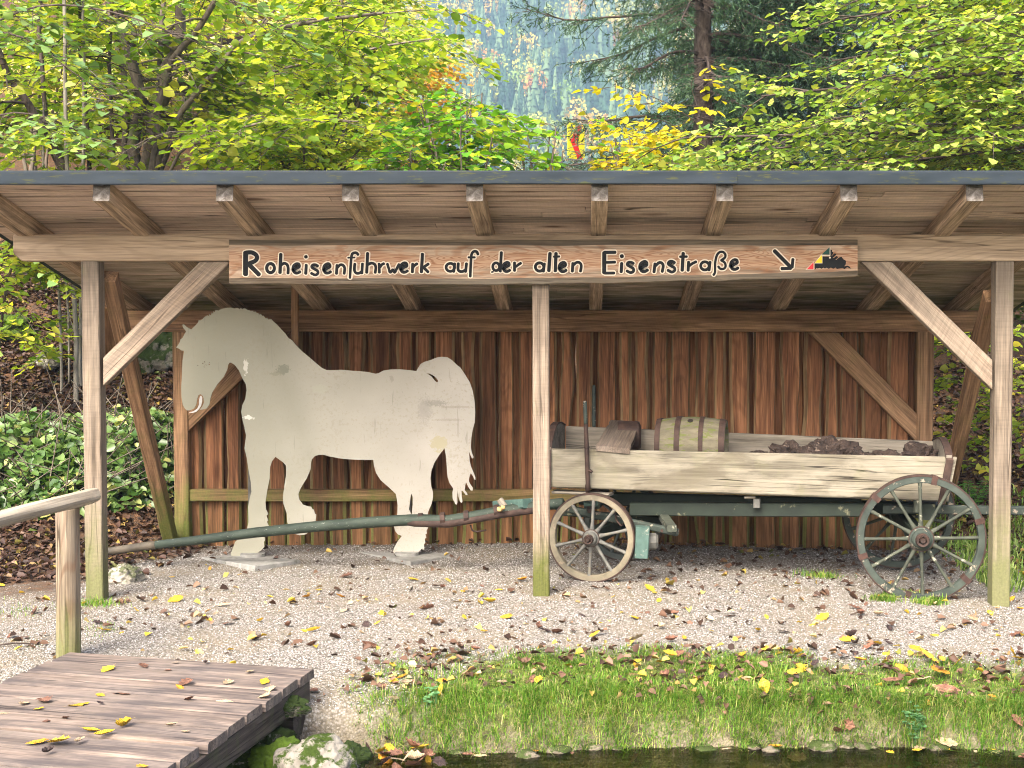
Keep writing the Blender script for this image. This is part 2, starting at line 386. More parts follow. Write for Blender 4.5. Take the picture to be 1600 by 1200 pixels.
# ------------------------------------------------------------ materials for the shed
M_beam = wood('larch_beam', (.47, .355, .24), (.35, .25, .16), rings=.35, knots=.9, streak=.6, grey=.15, greycol=(.38, .31, .22))
M_post = wood('weathered_post', (.225, .175, .126), (.10, .075, .052), rings=.35, knots=.5, grey=.55, greycol=(.26, .215, .165), mossz=(0.0, .80, .8), saw=.35, mosscol=(.10, .11, .04), streak=1.)
M_postm = wood('mossy_post', (.235, .182, .132), (.13, .096, .066), rings=.35, knots=.4, grey=.4, greycol=(.28, .23, .18), mossz=(.12, .60, .92), saw=.35, mosscol=(.065, .075, .014))
M_brace = wood('sawn_brace', (.31, .235, .165), (.165, .112, .075), rings=.3, knots=.7, grey=.4, greycol=(.33, .28, .22), saw=.6)
M_inner = wood('inner_timber', (.36, .215, .115), (.21, .115, .06), rings=.3, knots=.8, saw=.25, moss=.12, mossz=(.1, .75, .8))
M_rafter = wood('rafter_timber', (.64, .48, .33), (.46, .33, .215), rings=.25, knots=.5, saw=.3, endgrey=True)
M_soffit = wood('roof_board', (.84, .68, .55), (.66, .51, .40), rings=.25, knots=1., isl=.22, moss=.0, cracks=1., saw=.2, streak=.55)
M_wall = wood('larch_slab', (.35, .165, .078), (.17, .072, .034), axis='Z', rings=.32, knots=.6, isl=.75, moss=.08, mossz=(.1, .75, .28), mosscol=(.04, .045, .012), cracks=.4)
M_sap = wood('slab_edge', (.30, .20, .10), (.17, .10, .05), axis='Z', rings=.2, knots=.2, isl=.4, mossz=(.1, .7, .6))
# soffit: green algae towards the back
t = M_soffit.node_tree
def wrap_color(mat, fn):
    "insert a colour step before Base Color"
    nn = N.__new__(N); nn.m = mat; nn.t = mat.node_tree; nn.b = nn.t.nodes['Principled BSDF']
    l = nn.b.inputs['Base Color'].links[0]; src = l.from_socket; nn.t.links.remove(l)
    nn.t.links.new(fn(nn, src), nn.b.inputs['Base Color'])
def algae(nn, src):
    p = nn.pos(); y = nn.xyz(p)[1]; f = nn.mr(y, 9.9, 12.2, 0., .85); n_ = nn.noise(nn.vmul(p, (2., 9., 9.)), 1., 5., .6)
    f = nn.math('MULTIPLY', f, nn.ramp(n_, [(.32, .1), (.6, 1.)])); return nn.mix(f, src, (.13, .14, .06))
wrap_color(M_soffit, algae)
M_metal = simple('roof_metal', (.012, .018, .023), (.022, .030, .038), 3., .6, .0, .1, .002, spots=((.04, .045, .02), 9., .58), spec=.12, sc=(1, 1, 6))
M_dark = simple('hole_shade', (.012, .010, .008), (.025, .02, .015))

shed = empty('open_shed', (0, 9.7, 0), 'open-fronted wooden shed with sloping boarded roof on squared timber posts', 'shed')
FD, BD, RD = 9.7, 12.0, 8.9
def gz(x, y): return float(ground(x, y))
def post(name, x0, x1, ytop, D, dp, m, zb=None, dt=0.):
    a = P(x0, ytop, D); b = P(x1, ytop, D); xc = (a.x+b.x)/2; wd = b.x-a.x
    return beam(name, (xc, D+dp/2, gz(xc, D)-.12), (xc+dt, D+dp/2, a.z), wd, dp, m, shed, up=(0, -1, 0), ch=.007, jitter=.003)
post('post', 126, 153.5, 408.5, FD, .125, M_post)
post('post', 832, 858, 408.5, FD, .115, M_postm)
post('post', 1557, 1585, 408.5, FD, .125, M_post)
post('back_post', 269, 292, 519, BD, .125, M_inner)
post('back_post', 1434, 1460, 519, BD, .125, M_inner)
# front purlin with shaped nose, back purlin
a = P(20, 366, FD); b = P(20, 408, FD); zt, zb_ = a.z, b.z; zm = (zt+zb_)/2; hb_ = zt-zb_
xl = a.x; xr = 3.98
prism('front_beam', [(xl+.06, FD-.004, zb_), (xr, FD-.004, zb_), (xr, FD-.004, zt), (xl, FD-.004, zt), (xl, FD-.004, zb_+.05)], .14, M_beam, shed, (1, 0, 0), .008)
a = P(183, 485, BD); b = P(1532, 518.5, BD)
beam('back_beam', (a.x, BD+.05, (a.z+b.z)/2), (b.x, BD+.05, (a.z+b.z)/2), .14, a.z-b.z, M_inner, shed, ch=.008)
# rafters run down to the back
pz0 = P(937, 315, RD); pz1 = P(931, 483.5, BD)
zr0, zr1 = pz0.z, pz1.z; sl = (zr1-zr0)/(BD-RD)
RH = .128
cx = P(937, 300, RD).x; sp = .785
for k in range(-5, 5):
    x = cx+sp*k+(.01*math.sin(k*3.)); Y1 = 12.75
    hh = RH/2
    beam('rafter', (x, RD, zr0+hh), (x, Y1, zr0+(Y1-RD)*sl+hh), .106, RH*math.cos(math.atan(sl)), M_rafter, shed, ch=.005)
# soffit boards (each board laid across the rafters)
tb = TB(); y = RD-.05; ang = math.atan(-sl); cs, sn = math.cos(ang), math.sin(ang); k = 0
XL, XR = cx-sp*5.45, cx+sp*4.75
while y < 12.9:
    bw = rnd.uniform(.105, .15)
    breaks = [XL, XL+rnd.uniform(2, 4.5), XR-rnd.uniform(.8, 2.5), XR]
    for u in range(3):
        yc = y+bw/2*cs; zc_ = zr0+RH+.0135+(yc-RD)*sl+rnd.uniform(-.0015, .0015)
        x0, x1 = breaks[u]+.002, breaks[u+1]-.002
        tb.box(((x0+x1)/2, yc, zc_), ((x1-x0)/2, 0, 0), (0, (bw/2-.0055)*cs, -(bw/2-.0055)*sn), (0, .011*sn, .011*cs))
    y += bw*cs
tb.build('roof_boards', M_soffit, shed, False)
# metal roof sheet and drip edge
zf0, zf1 = P(900, 269.5, RD-.09).z, P(900, 287, RD-.09).z
def sheet(name, x0, x1, y0, dz=0.):
    tb = TB(); tb.box(((x0+x1)/2, y0, (zf0+zf1)/2+dz), ((x1-x0)/2, 0, 0), (0, .004, 0), (0, 0, (zf0-zf1)/2))
    tb.box(((x0+x1)/2, y0+.012, zf1-.001+dz), ((x1-x0)/2, 0, 0), (0, .012, 0), (0, 0, .0035))
    return tb.build(name, M_metal, shed, False)
sheet('drip_edge', XL-.1, P(530, 300, 8.8).x, RD-.088); sheet('drip_edge', P(526, 300, 8.8).x, P(1152, 300, 8.8).x, RD-.097, .002); sheet('drip_edge', P(1150, 300, 8.8).x, XR+.1, RD-.088)
tb = TB(); Lr = (13.0-RD+.07)/cs
tb.box(((XL+XR)/2, (13.0+RD-.07)/2, zr0+RH+.037+((13.0+RD-.07)/2-RD)*sl), ((XR-XL)/2+.08, 0, 0), (0, Lr/2*cs, -Lr/2*sn), (0, .008*sn, .008*cs))
tb.build('roof_sheet', M_metal, shed, False)
# knee braces
K = FD+.006
def pr(name, pts, D, th, m, ax): return prism(name, [P(x, y, D) for x, y in pts], th, m, shed, ax, .005)
pr('knee_brace', [(161, 559), (161, 603), (357, 413), (357, 409), (312, 409)], K, .095, M_brace, (1, 0, .95))
pr('knee_brace', [(1346, 409), (1393, 409), (1551, 563), (1551, 609)], K, .095, M_brace, (1, 0, -.97))
pr('back_brace', [(1264, 519.5), (1310, 519.5), (1434, 648), (1434, 692)], BD+.01, .09, M_inner, (1, 0, -1))
pr('back_brace', [(292, 634), (292, 676), (452, 519.5), (408, 519.5)], BD+.01, .09, M_inner, (1, 0, 1))
beam('side_brace', P(171, 432, 9.86), P(266, 838, 11.95)-Vector((0, 0, .02)), .10, .11, M_inner, shed, up=(0, 1, .5))
beam('side_brace', P(1549, 462, 9.86), P(1478, 770, 11.95)-Vector((0, 0, .05)), .10, .11, M_inner, shed, up=(0, 1, .5))
beam('side_brace', P(200, 560, 11.9)+Vector((-.15, 0, 0)), P(172, 472, 10.9), .09, .10, M_inner, shed)
beam('side_brace', P(1516, 560, 11.9), P(1545, 486, 10.7), .10, .10, M_inner, shed)
# rails of the back wall
for y0, y1 in ((765, 783.5),):
    a = P(293, y0, BD+.02); b = P(1433, y1, BD+.02)
    beam('wall_rail', (a.x, BD+.06, (a.z+b.z)/2), (b.x, BD+.06, (a.z+b.z)/2), .08, a.z-b.z, M_inner, shed)
# wall of waney-edged slabs
def slab_wall(name, mats, y, x0, x1, wr, gr, thick):
    V = []; Fc = []; MI = []; x = x0; nb = 0
    zb0, zt0 = -.05, P(900, 516, BD+.12).z+.12
    while x < x1:
        wd = rnd.uniform(*wr); L = [rnd.uniform(0, 99), rnd.uniform(0, 99)]; n = 26; b = len(V); se = rnd.uniform(.012, .03); se2 = rnd.uniform(.008, .03)
        am = rnd.choice((.004, .006, .011, .016)); dy = rnd.uniform(-.004, .004); tl = rnd.uniform(-.012, .012)
        for i in range(n+1):
            z = zb0+(zt0-zb0)*i/n
            wl = mnoise.noise(Vector((L[0], z*2.2, 0)))*am*2.2; w2 = mnoise.noise(Vector((L[1], z*2.2, 0)))*am*2.2; sh = tl*(i/n-.5)
            xa, xb = x+wl+sh, x+wd+w2+sh
            V += [(xa, y+thick, z), (xa+se, y+dy, z), (xb-se2, y+dy, z), (xb, y+thick, z)]
        for i in range(n):
            q = b+i*4
            for j, mi in ((0, 1), (1, 0), (2, 1)): Fc.append((q+j, q+j+1, q+j+5, q+j+4)); MI.append(mi)
        Fc.append((b+3, b+2, b+1, b)); MI.append(0); x += wd+rnd.uniform(*gr); nb += 1
    me = mesh_np(name, V, Fc, False, MI)
    for mm in mats: me.materials.append(mm)
    return link(name, me, None, shed)
a = P(285, 700, BD+.13).x; b = P(1442, 700, BD+.13).x
slab_wall('wall_boards', [M_wall, M_sap], BD+.105, a, b, (.10, .185), (.018, .055), .020)
slab_wall('cover_boards', [M_wall, M_wall], BD+.185, a-.05, b, (.12, .2), (-.006, -.004), .015)

# ------------------------------------------------------------ sign board
M_sign = wood('sign_wood', (.47, .355, .25), (.37, .265, .175), rings=.55, ringcol=(.23, .085, .03), knots=.9, cracks=.3)
def signcol(nn, src):
    c = nn.coord(); z = nn.xyz(c)[2]; x = nn.xyz(c)[0]
    k = nn.noise(nn.vmul(c, (1.1, 1., 3.)), 1., 3., .5); zz = nn.math('ADD', z, nn.math('MULTIPLY', nn.math('SUBTRACT', k, .5), .16))
    band = nn.ramp(nn.math('ABSOLUTE', nn.math('SUBTRACT', zz, .02)), [(.03, 1.), (.075, 0.)])
    # arching red-brown grain in the heartwood
    n2 = nn.noise(nn.vmul(c, (1.0, 1., 8.)), 1., 2., .5); s_ = nn.math('SINE', nn.math('MULTIPLY', n2, 190.)); s_ = nn.ramp(s_, [(.15, 0.), (.9, 1.)])
    heart = nn.mix(nn.math('MULTIPLY', s_, .8), (.41, .26, .16), (.20, .075, .032)); a_ = nn.mix(nn.math('MULTIPLY', band, .8), src, heart)
    s3 = nn.ramp(nn.math('SINE', nn.math('MULTIPLY', nn.noise(nn.vmul(nn.vadd(c, (4., 0., 9.)), (.9, 1., 6.)), 1., 2., .5), 150.)), [(.5, 0.), (1., 1.)])
    return nn.mix(nn.math('MULTIPLY', s3, .3), a_, (.27, .12, .05))
wrap_color(M_sign, signcol)
M_bark = wood('weathered_edge', (.20, .155, .10), (.095, .07, .043), rings=.2, knots=.6, grey=.4, greycol=(.2, .18, .14))
M_bark2 = wood('weathered_lower_edge', (.33, .26, .18), (.17, .12, .08), rings=.2, knots=.6, grey=.6, greycol=(.30, .27, .22))
SD = 9.60; sgn = empty('sign_board', P(850, 410, SD), 'long painted wooden sign board with black lettering hung on the front beam', 'sign')
V = []; Fc = []; MI = []; n = 120
for i in range(n+1):
    x = 358+(1340-358)*i/n; u = (x-358)/982
    wob = 1.0*mnoise.noise(Vector((x*.011, 3, 0)))+.5*mnoise.noise(Vector((x*.05, 3, 0)))
    t0 = 374.5+.6*wob; t1 = 383.3+1.4*mnoise.noise(Vector((x*.012, 9, 0))); b1 = 434.5+2*u+1.6*mnoise.noise(Vector((x*.013, 15, 0)))-13*max(0, (u-.45)/.55)**1.2; b0 = b1+9.5+1.5*mnoise.noise(Vector((x*.02, 25, 0)))+.8*mnoise.noise(Vector((x*.2, 25, 0)))
    e = 0
    if i in (0, n): e = -2.0
    for yy, D in ((t0, SD+.07), (t0+1, SD+.045), (t1, SD), (b1, SD), (b0-1, SD+.04), (b0, SD+.085)):
        V.append(P(x, yy, D))
for i in range(n):
    for j in range(5): Fc.append((i*6+j, i*6+j+1, i*6+7+j, i*6+6+j)); MI.append((1, 1, 0, 2, 2)[j])
    Fc.append((i*6+5, i*6, i*6+6, i*6+11)); MI.append(1)
Fc.append(tuple(range(6))); MI.append(2); Fc.append(tuple(n*6+j for j in range(5, -1, -1))); MI.append(2)
o0 = P(358, 410, SD); V = [v-o0 for v in V]
me = mesh_np('board', V, Fc, False, MI); fixn(me); link('board', me, [M_sign, M_bark, M_bark2], sgn, Matrix.Translation(o0))
M_black = simple('black_paint', (.0025, .0035, .004), (.006, .0075, .008), 30, .75, 0, .2, .001); M_cream = simple('cream_outline_paint', (.54, .47, .36), (.64, .56, .44), 30, .8)
# brush strokes, coordinates in tenths of a photograph pixel, (stroke width, points)
def e_(x, y, s=1., wd=44): return [(wd*s, [(x+25*s, y+115*s), (x+80*s, y+85*s), (x+118*s, y+62*s), (x+108*s, y+22*s), (x+70*s, y+18*s), (x+28*s, y+52*s), (x+20*s, y+105*s), (x+45*s, y+155*s), (x+90*s, y+162*s), (x+130*s, y+140*s)])]
def s_(x, y, s=1., wd=44): return [(wd*s, [(x+122*s, y+42*s), (x+85*s, y+22*s), (x+42*s, y+28*s), (x+30*s, y+62*s), (x+75*s, y+92*s), (x+120*s, y+120*s), (x+122*s, y+160*s), (x+80*s, y+182*s), (x+22*s, y+155*s)])]
def ring_(cx_, cy_, rx, ry, wd): return [(wd, [(cx_+rx*math.cos(t), cy_+ry*math.sin(t)) for t in [math.pi*2*i/18-math.pi/2 for i in range(19)]])]
def dot_(x, y, r=26): return [(r*2, [(x-6, y), (x+8, y-3)])]
T = []
def add(ox, k, strokes):
    for wd, pts in strokes: T.append((wd/k, [(ox+x/k, 380+y/k) for x, y in pts]))
add(370, 10, [(78, [(141, 150), (140, 485)]), (66, [(150, 148), (235, 145), (300, 180), (318, 230), (285, 280), (180, 322)]), (68, [(205, 345), (348, 490)])]
    + ring_(530, 390, 60, 70, 50) + [(54, [(690, 175), (678, 460)]), (46, [(690, 345), (740, 315), (785, 332), (805, 385), (803, 470)])]
    + e_(862, 305) + [(48, [(1087, 342), (1080, 475)])] + dot_(1082, 215) + s_(1145, 315) + e_(1340, 305)
    + [(46, [(1568, 345), (1560, 475)]), (44, [(1572, 385), (1615, 340), (1660, 345), (1688, 390), (1680, 475)])])
add(530, 10, [(42, [(298, 180), (268, 150), (220, 158), (196, 200), (182, 350), (170, 540)]), (28, [(140, 228), (245, 225)]),
    (44, [(246, 325), (240, 420), (265, 465), (315, 468), (355, 440)]), (44, [(366, 322), (356, 470)]), (48, [(446, 158), (432, 458)]), (44, [(450, 335), (505, 312), (555, 330), (574, 380), (564, 460)]),
    (44, [(625, 322), (630, 458)]), (44, [(640, 375), (668, 335), (700, 320)]), (42, [(755, 325), (778, 400), (798, 458), (838, 412)]), (42, [(838, 412), (868, 458), (900, 400), (936, 330)])]
    + e_(940, 292) + [(46, [(1150, 325), (1145, 452)]), (44, [(1160, 370), (1185, 342), (1218, 322)]), (50, [(1302, 170), (1286, 450)]), (44, [(1395, 325), (1312, 380)]), (46, [(1325, 385), (1390, 450)])])
add(680, 10, ring_(238, 378, 66, 62, 44) + [(46, [(305, 320), (290, 445)]), (46, [(362, 318), (358, 405), (385, 440), (435, 440), (478, 415)]), (44, [(490, 318), (476, 445)]),
    (42, [(668, 175), (650, 135), (605, 130), (572, 170), (560, 260), (549, 520)]), (34, [(520, 222), (620, 222)]), (46, [(1034, 145), (1018, 440)])] + ring_(952, 368, 52, 60, 42)
    + [(26, [(884, 452), (906, 446)])] + e_(1042, 285, .97) + [(44, [(1240, 305), (1240, 430)]), (42, [(1255, 370), (1295, 340), (1338, 312)])])
add(820, 10, ring_(232, 372, 66, 64, 46) + [(46, [(306, 322), (290, 440)]), (54, [(394, 160), (376, 430)]), (52, [(488, 160), (476, 435)]), (34, [(455, 212), (540, 208)])]
    + e_(520, 285, .98, 46) + [(48, [(752, 315), (742, 440)]), (44, [(760, 340), (808, 302), (855, 305), (882, 350), (870, 440)])])
add(930, 10, [(64, [(142, 150), (140, 460)]), (50, [(150, 144), (312, 142)]), (44, [(150, 302), (308, 296)]), (46, [(150, 468), (294, 466)]), (50, [(414, 315), (405, 448)])] + dot_(415, 205, 30)
    + s_(472, 275, 1.02) + e_(680, 272, 1.05, 48) + [(48, [(934, 322), (918, 450)]), (46, [(945, 350), (995, 306), (1038, 310), (1062, 355), (1046, 445)])] + s_(1112, 262, 1.04)
    + [(52, [(1374, 158), (1358, 425)]), (38, [(1325, 212), (1430, 210)])])
add(1070, 8.889, [(42, [(52, 262), (45, 380)]), (38, [(62, 315), (100, 285), (155, 258)])] + ring_(278, 315, 58, 56, 40) + [(40, [(350, 262), (336, 375)]),
    (34, [(398, 440), (418, 400), (420, 280), (440, 180), (478, 128), (528, 122), (560, 155), (556, 200), (505, 238)]), (34, [(505, 238), (552, 270), (565, 320), (540, 355), (492, 355), (465, 325)])] + e_(618, 215, .92)
    + [(52, [(1245, 108), (1450, 315)]), (44, [(1500, 225), (1488, 335)]), (44, [(1345, 353), (1470, 350)])])
def ribbon(strokes, grow, y0, m, name, step):
    V = []; Fc = []; q = 0
    for si, (wd, pts) in enumerate(strokes):
        pts = [np.array((P(x, y, SD).x, P(x, y, SD).z)) for x, y in pts]
        closed = np.linalg.norm(pts[0]-pts[-1]) < .002
        if len(pts) > 2:  # smooth
            o = []; m_ = len(pts)
            for i in range(m_-1):
                p0 = pts[i-1] if i else (pts[-2] if closed else pts[0]); p1, p2 = pts[i], pts[i+1]; p3 = pts[i+2] if i+2 < m_ else (pts[1] if closed else pts[-1])
                for u in (0, .25, .5, .75): o.append(.5*(2*p1+(p2-p0)*u+(2*p0-5*p1+4*p2-p3)*u*u+(3*p1-p0-3*p2+p3)*u**3))
            pts = o+[pts[-1]]
        hw = wd*SD/F/2+grow; y = y0-step*(si % 7); b = len(V); n_ = len(pts)
        for i in range(n_):
            if closed: t = pts[(i+1) % (n_-1)]-pts[(i-1) % (n_-1)]
            else: t = pts[min(i+1, n_-1)]-pts[max(i-1, 0)]
            t = t/(np.linalg.norm(t)+1e-9); nn_ = np.array((-t[1], t[0])); k = hw*(1+.06*mnoise.noise(Vector((pts[i][0]*60, pts[i][1]*60, 1))))
            for s in (1, -1): c = pts[i]+nn_*k*s; V.append((c[0], y, c[1]))
        for i in range(n_-1): Fc.append((b+2*i, b+2*i+2, b+2*i+3, b+2*i+1))
        if not closed:
            for e, (i, sg) in enumerate(((0, -1), (n_-1, 1))):
                t = pts[1]-pts[0] if e == 0 else pts[-1]-pts[-2]; t = t/np.linalg.norm(t)*sg; nn_ = np.array((-t[1], t[0])); c0 = len(V)
                for j in range(1, 8):
                    a_ = math.pi*j/8-math.pi/2; c = pts[i]+(t*math.cos(a_)*.8+nn_*math.sin(a_))*hw; V.append((c[0], y, c[1]))
                l0, l1 = (b+2*i+1, b+2*i) if e == 0 else (b+2*i+1, b+2*i)
                if e == 0: l0, l1 = b+2*i, b+2*i+1
                Fc.append((l0, *range(c0, c0+7), l1))
    me = mesh_np(name, V, Fc); return link(name, me, m, sgn)
for nm, lo, hi in (('word', 0, 680), ('word', 680, 752), ('word', 752, 832), ('word', 832, 925), ('word', 925, 1175), ('arrow', 1175, 1400)):
    W_ = [t for t in T if lo <= t[1][0][0] < hi]
    if W_: ribbon(W_, .0085, SD-.0035, M_cream, nm+'_outline', .00012); ribbon(W_, .0, SD-.0060, M_black, nm, .00012)
# painted heap emblem with a red, a yellow and a green triangle
def em(pts, y, m, nm): return fill2d(nm, [[(P(1250+x/16, 370+yy/16, SD).x, P(1250+x/16, 370+yy/16, SD).z) for x, yy in lp] for lp in pts], SD-y, .001, m, sgn)
pnt = lambda n_, c: simple(n_, tuple(q*.85 for q in c), c, 20, .6)
em([[(140, 820), (350, 610), (350, 820)]], .0020, M_cream, 'emblem_outline'); em([[(165, 812), (335, 635), (335, 812)]], .0045, pnt('red_paint', (.55, .03, .035)), 'red_triangle')
em([[(360, 665), (530, 440), (560, 440), (560, 665)]], .0022, M_cream, 'emblem_outline'); em([[(372, 650), (535, 462), (545, 462), (545, 650)]], .0047, pnt('yellow_paint', (.80, .60, .02)), 'yellow_triangle')
em([[(515, 480), (530, 450), (740, 450), (740, 255), (757, 255), (757, 480)]], .0026, M_cream, 'emblem_outline'); em([[(535, 442), (738, 262), (738, 445)]], .0049, pnt('green_paint', (.008, .06, .045)), 'green_triangle')
em([[(368, 665), (560, 665), (560, 492), (750, 492), (760, 320), (802, 335), (800, 375), (832, 385), (825, 425), (785, 465), (800, 470), (870, 412), (908, 440), (905, 450), (815, 530), (840, 530), (915, 480), (950, 505), (945, 520), (885, 575), (900, 580), (990, 510), (1040, 500), (1080, 560), (1150, 600), (1140, 690), (1100, 740), (1190, 722), (1245, 750), (1268, 795), (1240, 790), (1180, 755), (1110, 808), (1060, 778), (920, 805), (885, 765), (830, 800), (770, 768), (715, 800), (665, 770), (620, 798), (590, 768), (540, 800), (485, 775), (440, 798), (420, 775), (385, 812), (368, 812)]], .0024, M_black, 'black_heap')
lathe_obj('eye_dot', [(.0005, 0), (.0065, 0), (.0065, .002)], M_cream, sgn, Matrix.Translation(P(1296.8, 402.5, SD-.006)), 12)

# ------------------------------------------------------------ horse silhouette
HD = 11.5
def H1(l): return [(260+x/6, 470+y/6) for x, y in l]
def H2(l): return [(360+x/5.456, 660+y/5.456) for x, y in l]
def H3(l): return [(560+x/6.665, 540+y/6.665) for x, y in l]
def H4(l): return [(560+x/6.315, 690+y/6.315) for x, y in l]
out = H1([(150, 225), (165, 220), (190, 245), (235, 268), (280, 225), (300, 200), (303, 180), (320, 184), (340, 172), (360, 150), (385, 135), (405, 147), (398, 122), (420, 138), (424, 108), (440, 122), (438, 95), (456, 108), (460, 84), (490, 92), (520, 74), (545, 70), (560, 63), (575, 68), (600, 61), (640, 72), (672, 66), (690, 80), (700, 66), (716, 80), (728, 68), (750, 76), (766, 92), (776, 84), (790, 98), (805, 92), (820, 104), (835, 100), (850, 116), (860, 112), (872, 130), (888, 124), (898, 142), (912, 138), (930, 165), (945, 158), (955, 176), (985, 170), (1000, 190), (1040, 225), (1080, 270), (1120, 310), (1145, 350), (1180, 370), (1220, 420), (1270, 470), (1330, 520), (1400, 580), (1460, 630), (1500, 648), (1560, 650), (1640, 646)])
out += H3([(-60, 262), (0, 265), (100, 275), (180, 293), (210, 288), (260, 260), (330, 248), (430, 246), (530, 255), (605, 265), (620, 235), (650, 190), (690, 168), (760, 148), (800, 130), (830, 120), (880, 117), (930, 122), (980, 155), (1030, 205), (1060, 225), (1110, 300), (1160, 380), (1190, 470), (1210, 570), (1218, 690), (1212, 800), (1190, 880), (1175, 980), (1172, 1050), (1180, 1110)])
out += H4([(1120, 110), (1138, 150), (1132, 166), (1120, 164), (1104, 130), (1092, 100), (1098, 180), (1110, 240), (1135, 300), (1155, 350), (1156, 378), (1143, 372), (1128, 335), (1108, 312), (1095, 350), (1090, 385), (1105, 420), (1130, 455), (1128, 482), (1108, 482), (1084, 445), (1064, 402), (1055, 430), (1050, 480), (1072, 505), (1078, 526), (1060, 527), (1032, 488), (1018, 486), (1020, 540), (1028, 590), (1016, 607), (1002, 590), (986, 540), (982, 485), (975, 540), (978, 600), (968, 624), (955, 612), (930, 560), (928, 500), (935, 460), (900, 410), (880, 350), (872, 250), (862, 130), (850, 65), (800, 130), (750, 210), (720, 290), (712, 360), (720, 440), (737, 500), (736, 560), (720, 620), (690, 690), (680, 740), (684, 800), (690, 845), (672, 880), (678, 905), (662, 915), (672, 945), (655, 960), (662, 1000), (648, 1010), (652, 1050), (640, 1072), (630, 1052), (600, 1085), (540, 1116), (450, 1122), (370, 1108), (342, 1085), (352, 1050), (390, 980), (430, 930), (390, 915), (362, 880), (350, 830), (362, 760), (385, 710), (388, 630), (380, 570), (370, 515), (300, 450), (220, 380), (175, 310), (152, 230), (148, 180), (0, 180)])
out += [(543, 717.5), (530, 716), (514, 713), (507, 711)]
out += H2([(790, 275), (750, 278), (720, 287), (695, 315), (687, 350), (685, 400), (650, 480), (600, 560), (580, 610), (590, 660), (620, 700), (665, 715), (690, 718), (700, 740), (712, 742), (720, 775), (733, 785), (728, 830), (722, 870), (700, 920), (670, 935), (640, 955), (590, 962), (550, 950), (510, 905), (485, 850), (482, 780), (452, 690), (448, 640), (460, 540), (475, 450), (475, 370), (450, 340), (385, 293), (355, 330), (340, 380), (335, 480), (315, 580), (300, 680), (305, 740), (326, 780), (308, 795), (325, 835), (312, 845), (328, 880), (305, 900), (300, 940), (290, 970), (298, 1000), (286, 1020), (292, 1060), (262, 1090), (240, 1105), (235, 1132), (180, 1155), (100, 1155), (10, 1140), (5, 1120), (40, 1020), (100, 960), (140, 920), (155, 850), (152, 720), (165, 650), (180, 590), (175, 510), (155, 400), (140, 300), (120, 220), (135, 110), (120, 50)])
out += H1([(735, 1195), (715, 1120), (702, 1040), (712, 980), (740, 920), (752, 840), (745, 780), (710, 720), (680, 650), (640, 600), (610, 582), (595, 578), (583, 595), (570, 650), (540, 710), (480, 780), (430, 860), (412, 920), (405, 970), (380, 1008), (345, 1018), (312, 1022), (338, 990), (354, 950), (348, 905), (335, 882), (320, 875), (302, 885), (288, 925), (283, 970), (262, 1008), (225, 1026), (195, 1028), (175, 1012), (155, 975), (142, 900), (140, 800), (148, 700), (152, 560), (167, 468), (140, 465), (118, 448), (92, 438), (110, 415), (128, 385), (132, 362), (152, 348), (178, 300), (185, 285), (160, 255)])
def w2(l): return [(P(x, y, HD).x, P(x, y, HD).z) for x, y in l]
eye = [H1([(x, y), (x+w_, y+2), (x+w_+2, y+h_), (x+2, y+h_)]) for x, y, w_, h_ in ((356, 566, 8, 12), (338, 582, 9, 12), (368, 590, 5, 8), (396, 590, 10, 10), (350, 615, 8, 9), (374, 600, 4, 6), (292, 602, 7, 8), (352, 600, 6, 5), (402, 575, 5, 6))]
slot = H4([(520, 510), (536, 545), (536, 620), (528, 715), (518, 708), (512, 690), (500, 670), (508, 600)])
tslot = H3([(708, 290), (745, 292), (790, 318), (822, 350), (832, 372), (820, 382), (800, 368), (765, 325), (735, 302)])
m = N('sheet_metal_paint'); c = m.coord()   # local x right, y up
n1 = m.noise(m.vmul(c, (1.2, 1.2, 1.2)), 1., 3., .5); n2 = m.noise(c, 34., 6., .7); n3 = m.noise(m.vmul(c, (6., 14., 6.)), 1., 5., .65)
col = m.ramp(n1, [(.3, (.30, .285, .235)), (.7, (.42, .395, .345))])
gx_ = m.xyz(c)[0]; gy_ = m.xyz(c)[1]
col = m.mix(m.mr(gx_, .2, 1.9, .9, 0.), col, (.26, .26, .19))  # broad metal sheen over head and neck, put into the colour
col = m.mix(m.math('MULTIPLY', m.ramp(m.math('ADD', n2, m.math('MULTIPLY', m.math('SUBTRACT', m.noise(c, 2.2, 3.), .5), .35)), [(.55, 0.), (.64, 1.)]), .5), col, (.28, .26, .19))
col = m.mix(m.math('MULTIPLY', m.ramp(n3, [(.55, 0.), (.7, 1.)]), .22), col, (.34, .33, .26))
def blotch(cx_, cy_, rx, ry, colr, st, ns=26., hard=.08):
    global col
    q = P(cx_, cy_, HD); h0 = P(*out[0], HD); dx = m.math('DIVIDE', m.math('SUBTRACT', gx_, q.x-h0.x), rx); dy = m.math('DIVIDE', m.math('SUBTRACT', gy_, q.z-h0.z), ry)
    r = m.math('SQRT', m.math('ADD', m.math('MULTIPLY', dx, dx), m.math('MULTIPLY', dy, dy)))
    r = m.math('ADD', r, m.math('MULTIPLY', m.math('SUBTRACT', m.noise(c, ns, 6., .75), .5), 3.2))
    col = m.mix(m.math('MULTIPLY', m.ramp(r, [(.9-hard, 1.), (.9+hard, 0.)]), st), col, colr)
blotch(687, 693, .075, .068, (.36, .33, .21), .9, 18.); blotch(443, 577, .055, .042, (.14, .15, .11), .75, 42.); blotch(432, 584, .05, .02, (.2, .2, .14), .6, 50.)
blotch(501, 607, .07, .04, (.36, .36, .28), .5, 30., .2); blotch(612, 592, .02, .03, (.2, .18, .14), .4, 60., .3); blotch(664, 640, .07, .13, (.22, .21, .18), .4, 70., .35); blotch(682, 630, .10, .03, (.17, .17, .14), .5, 90., .3)
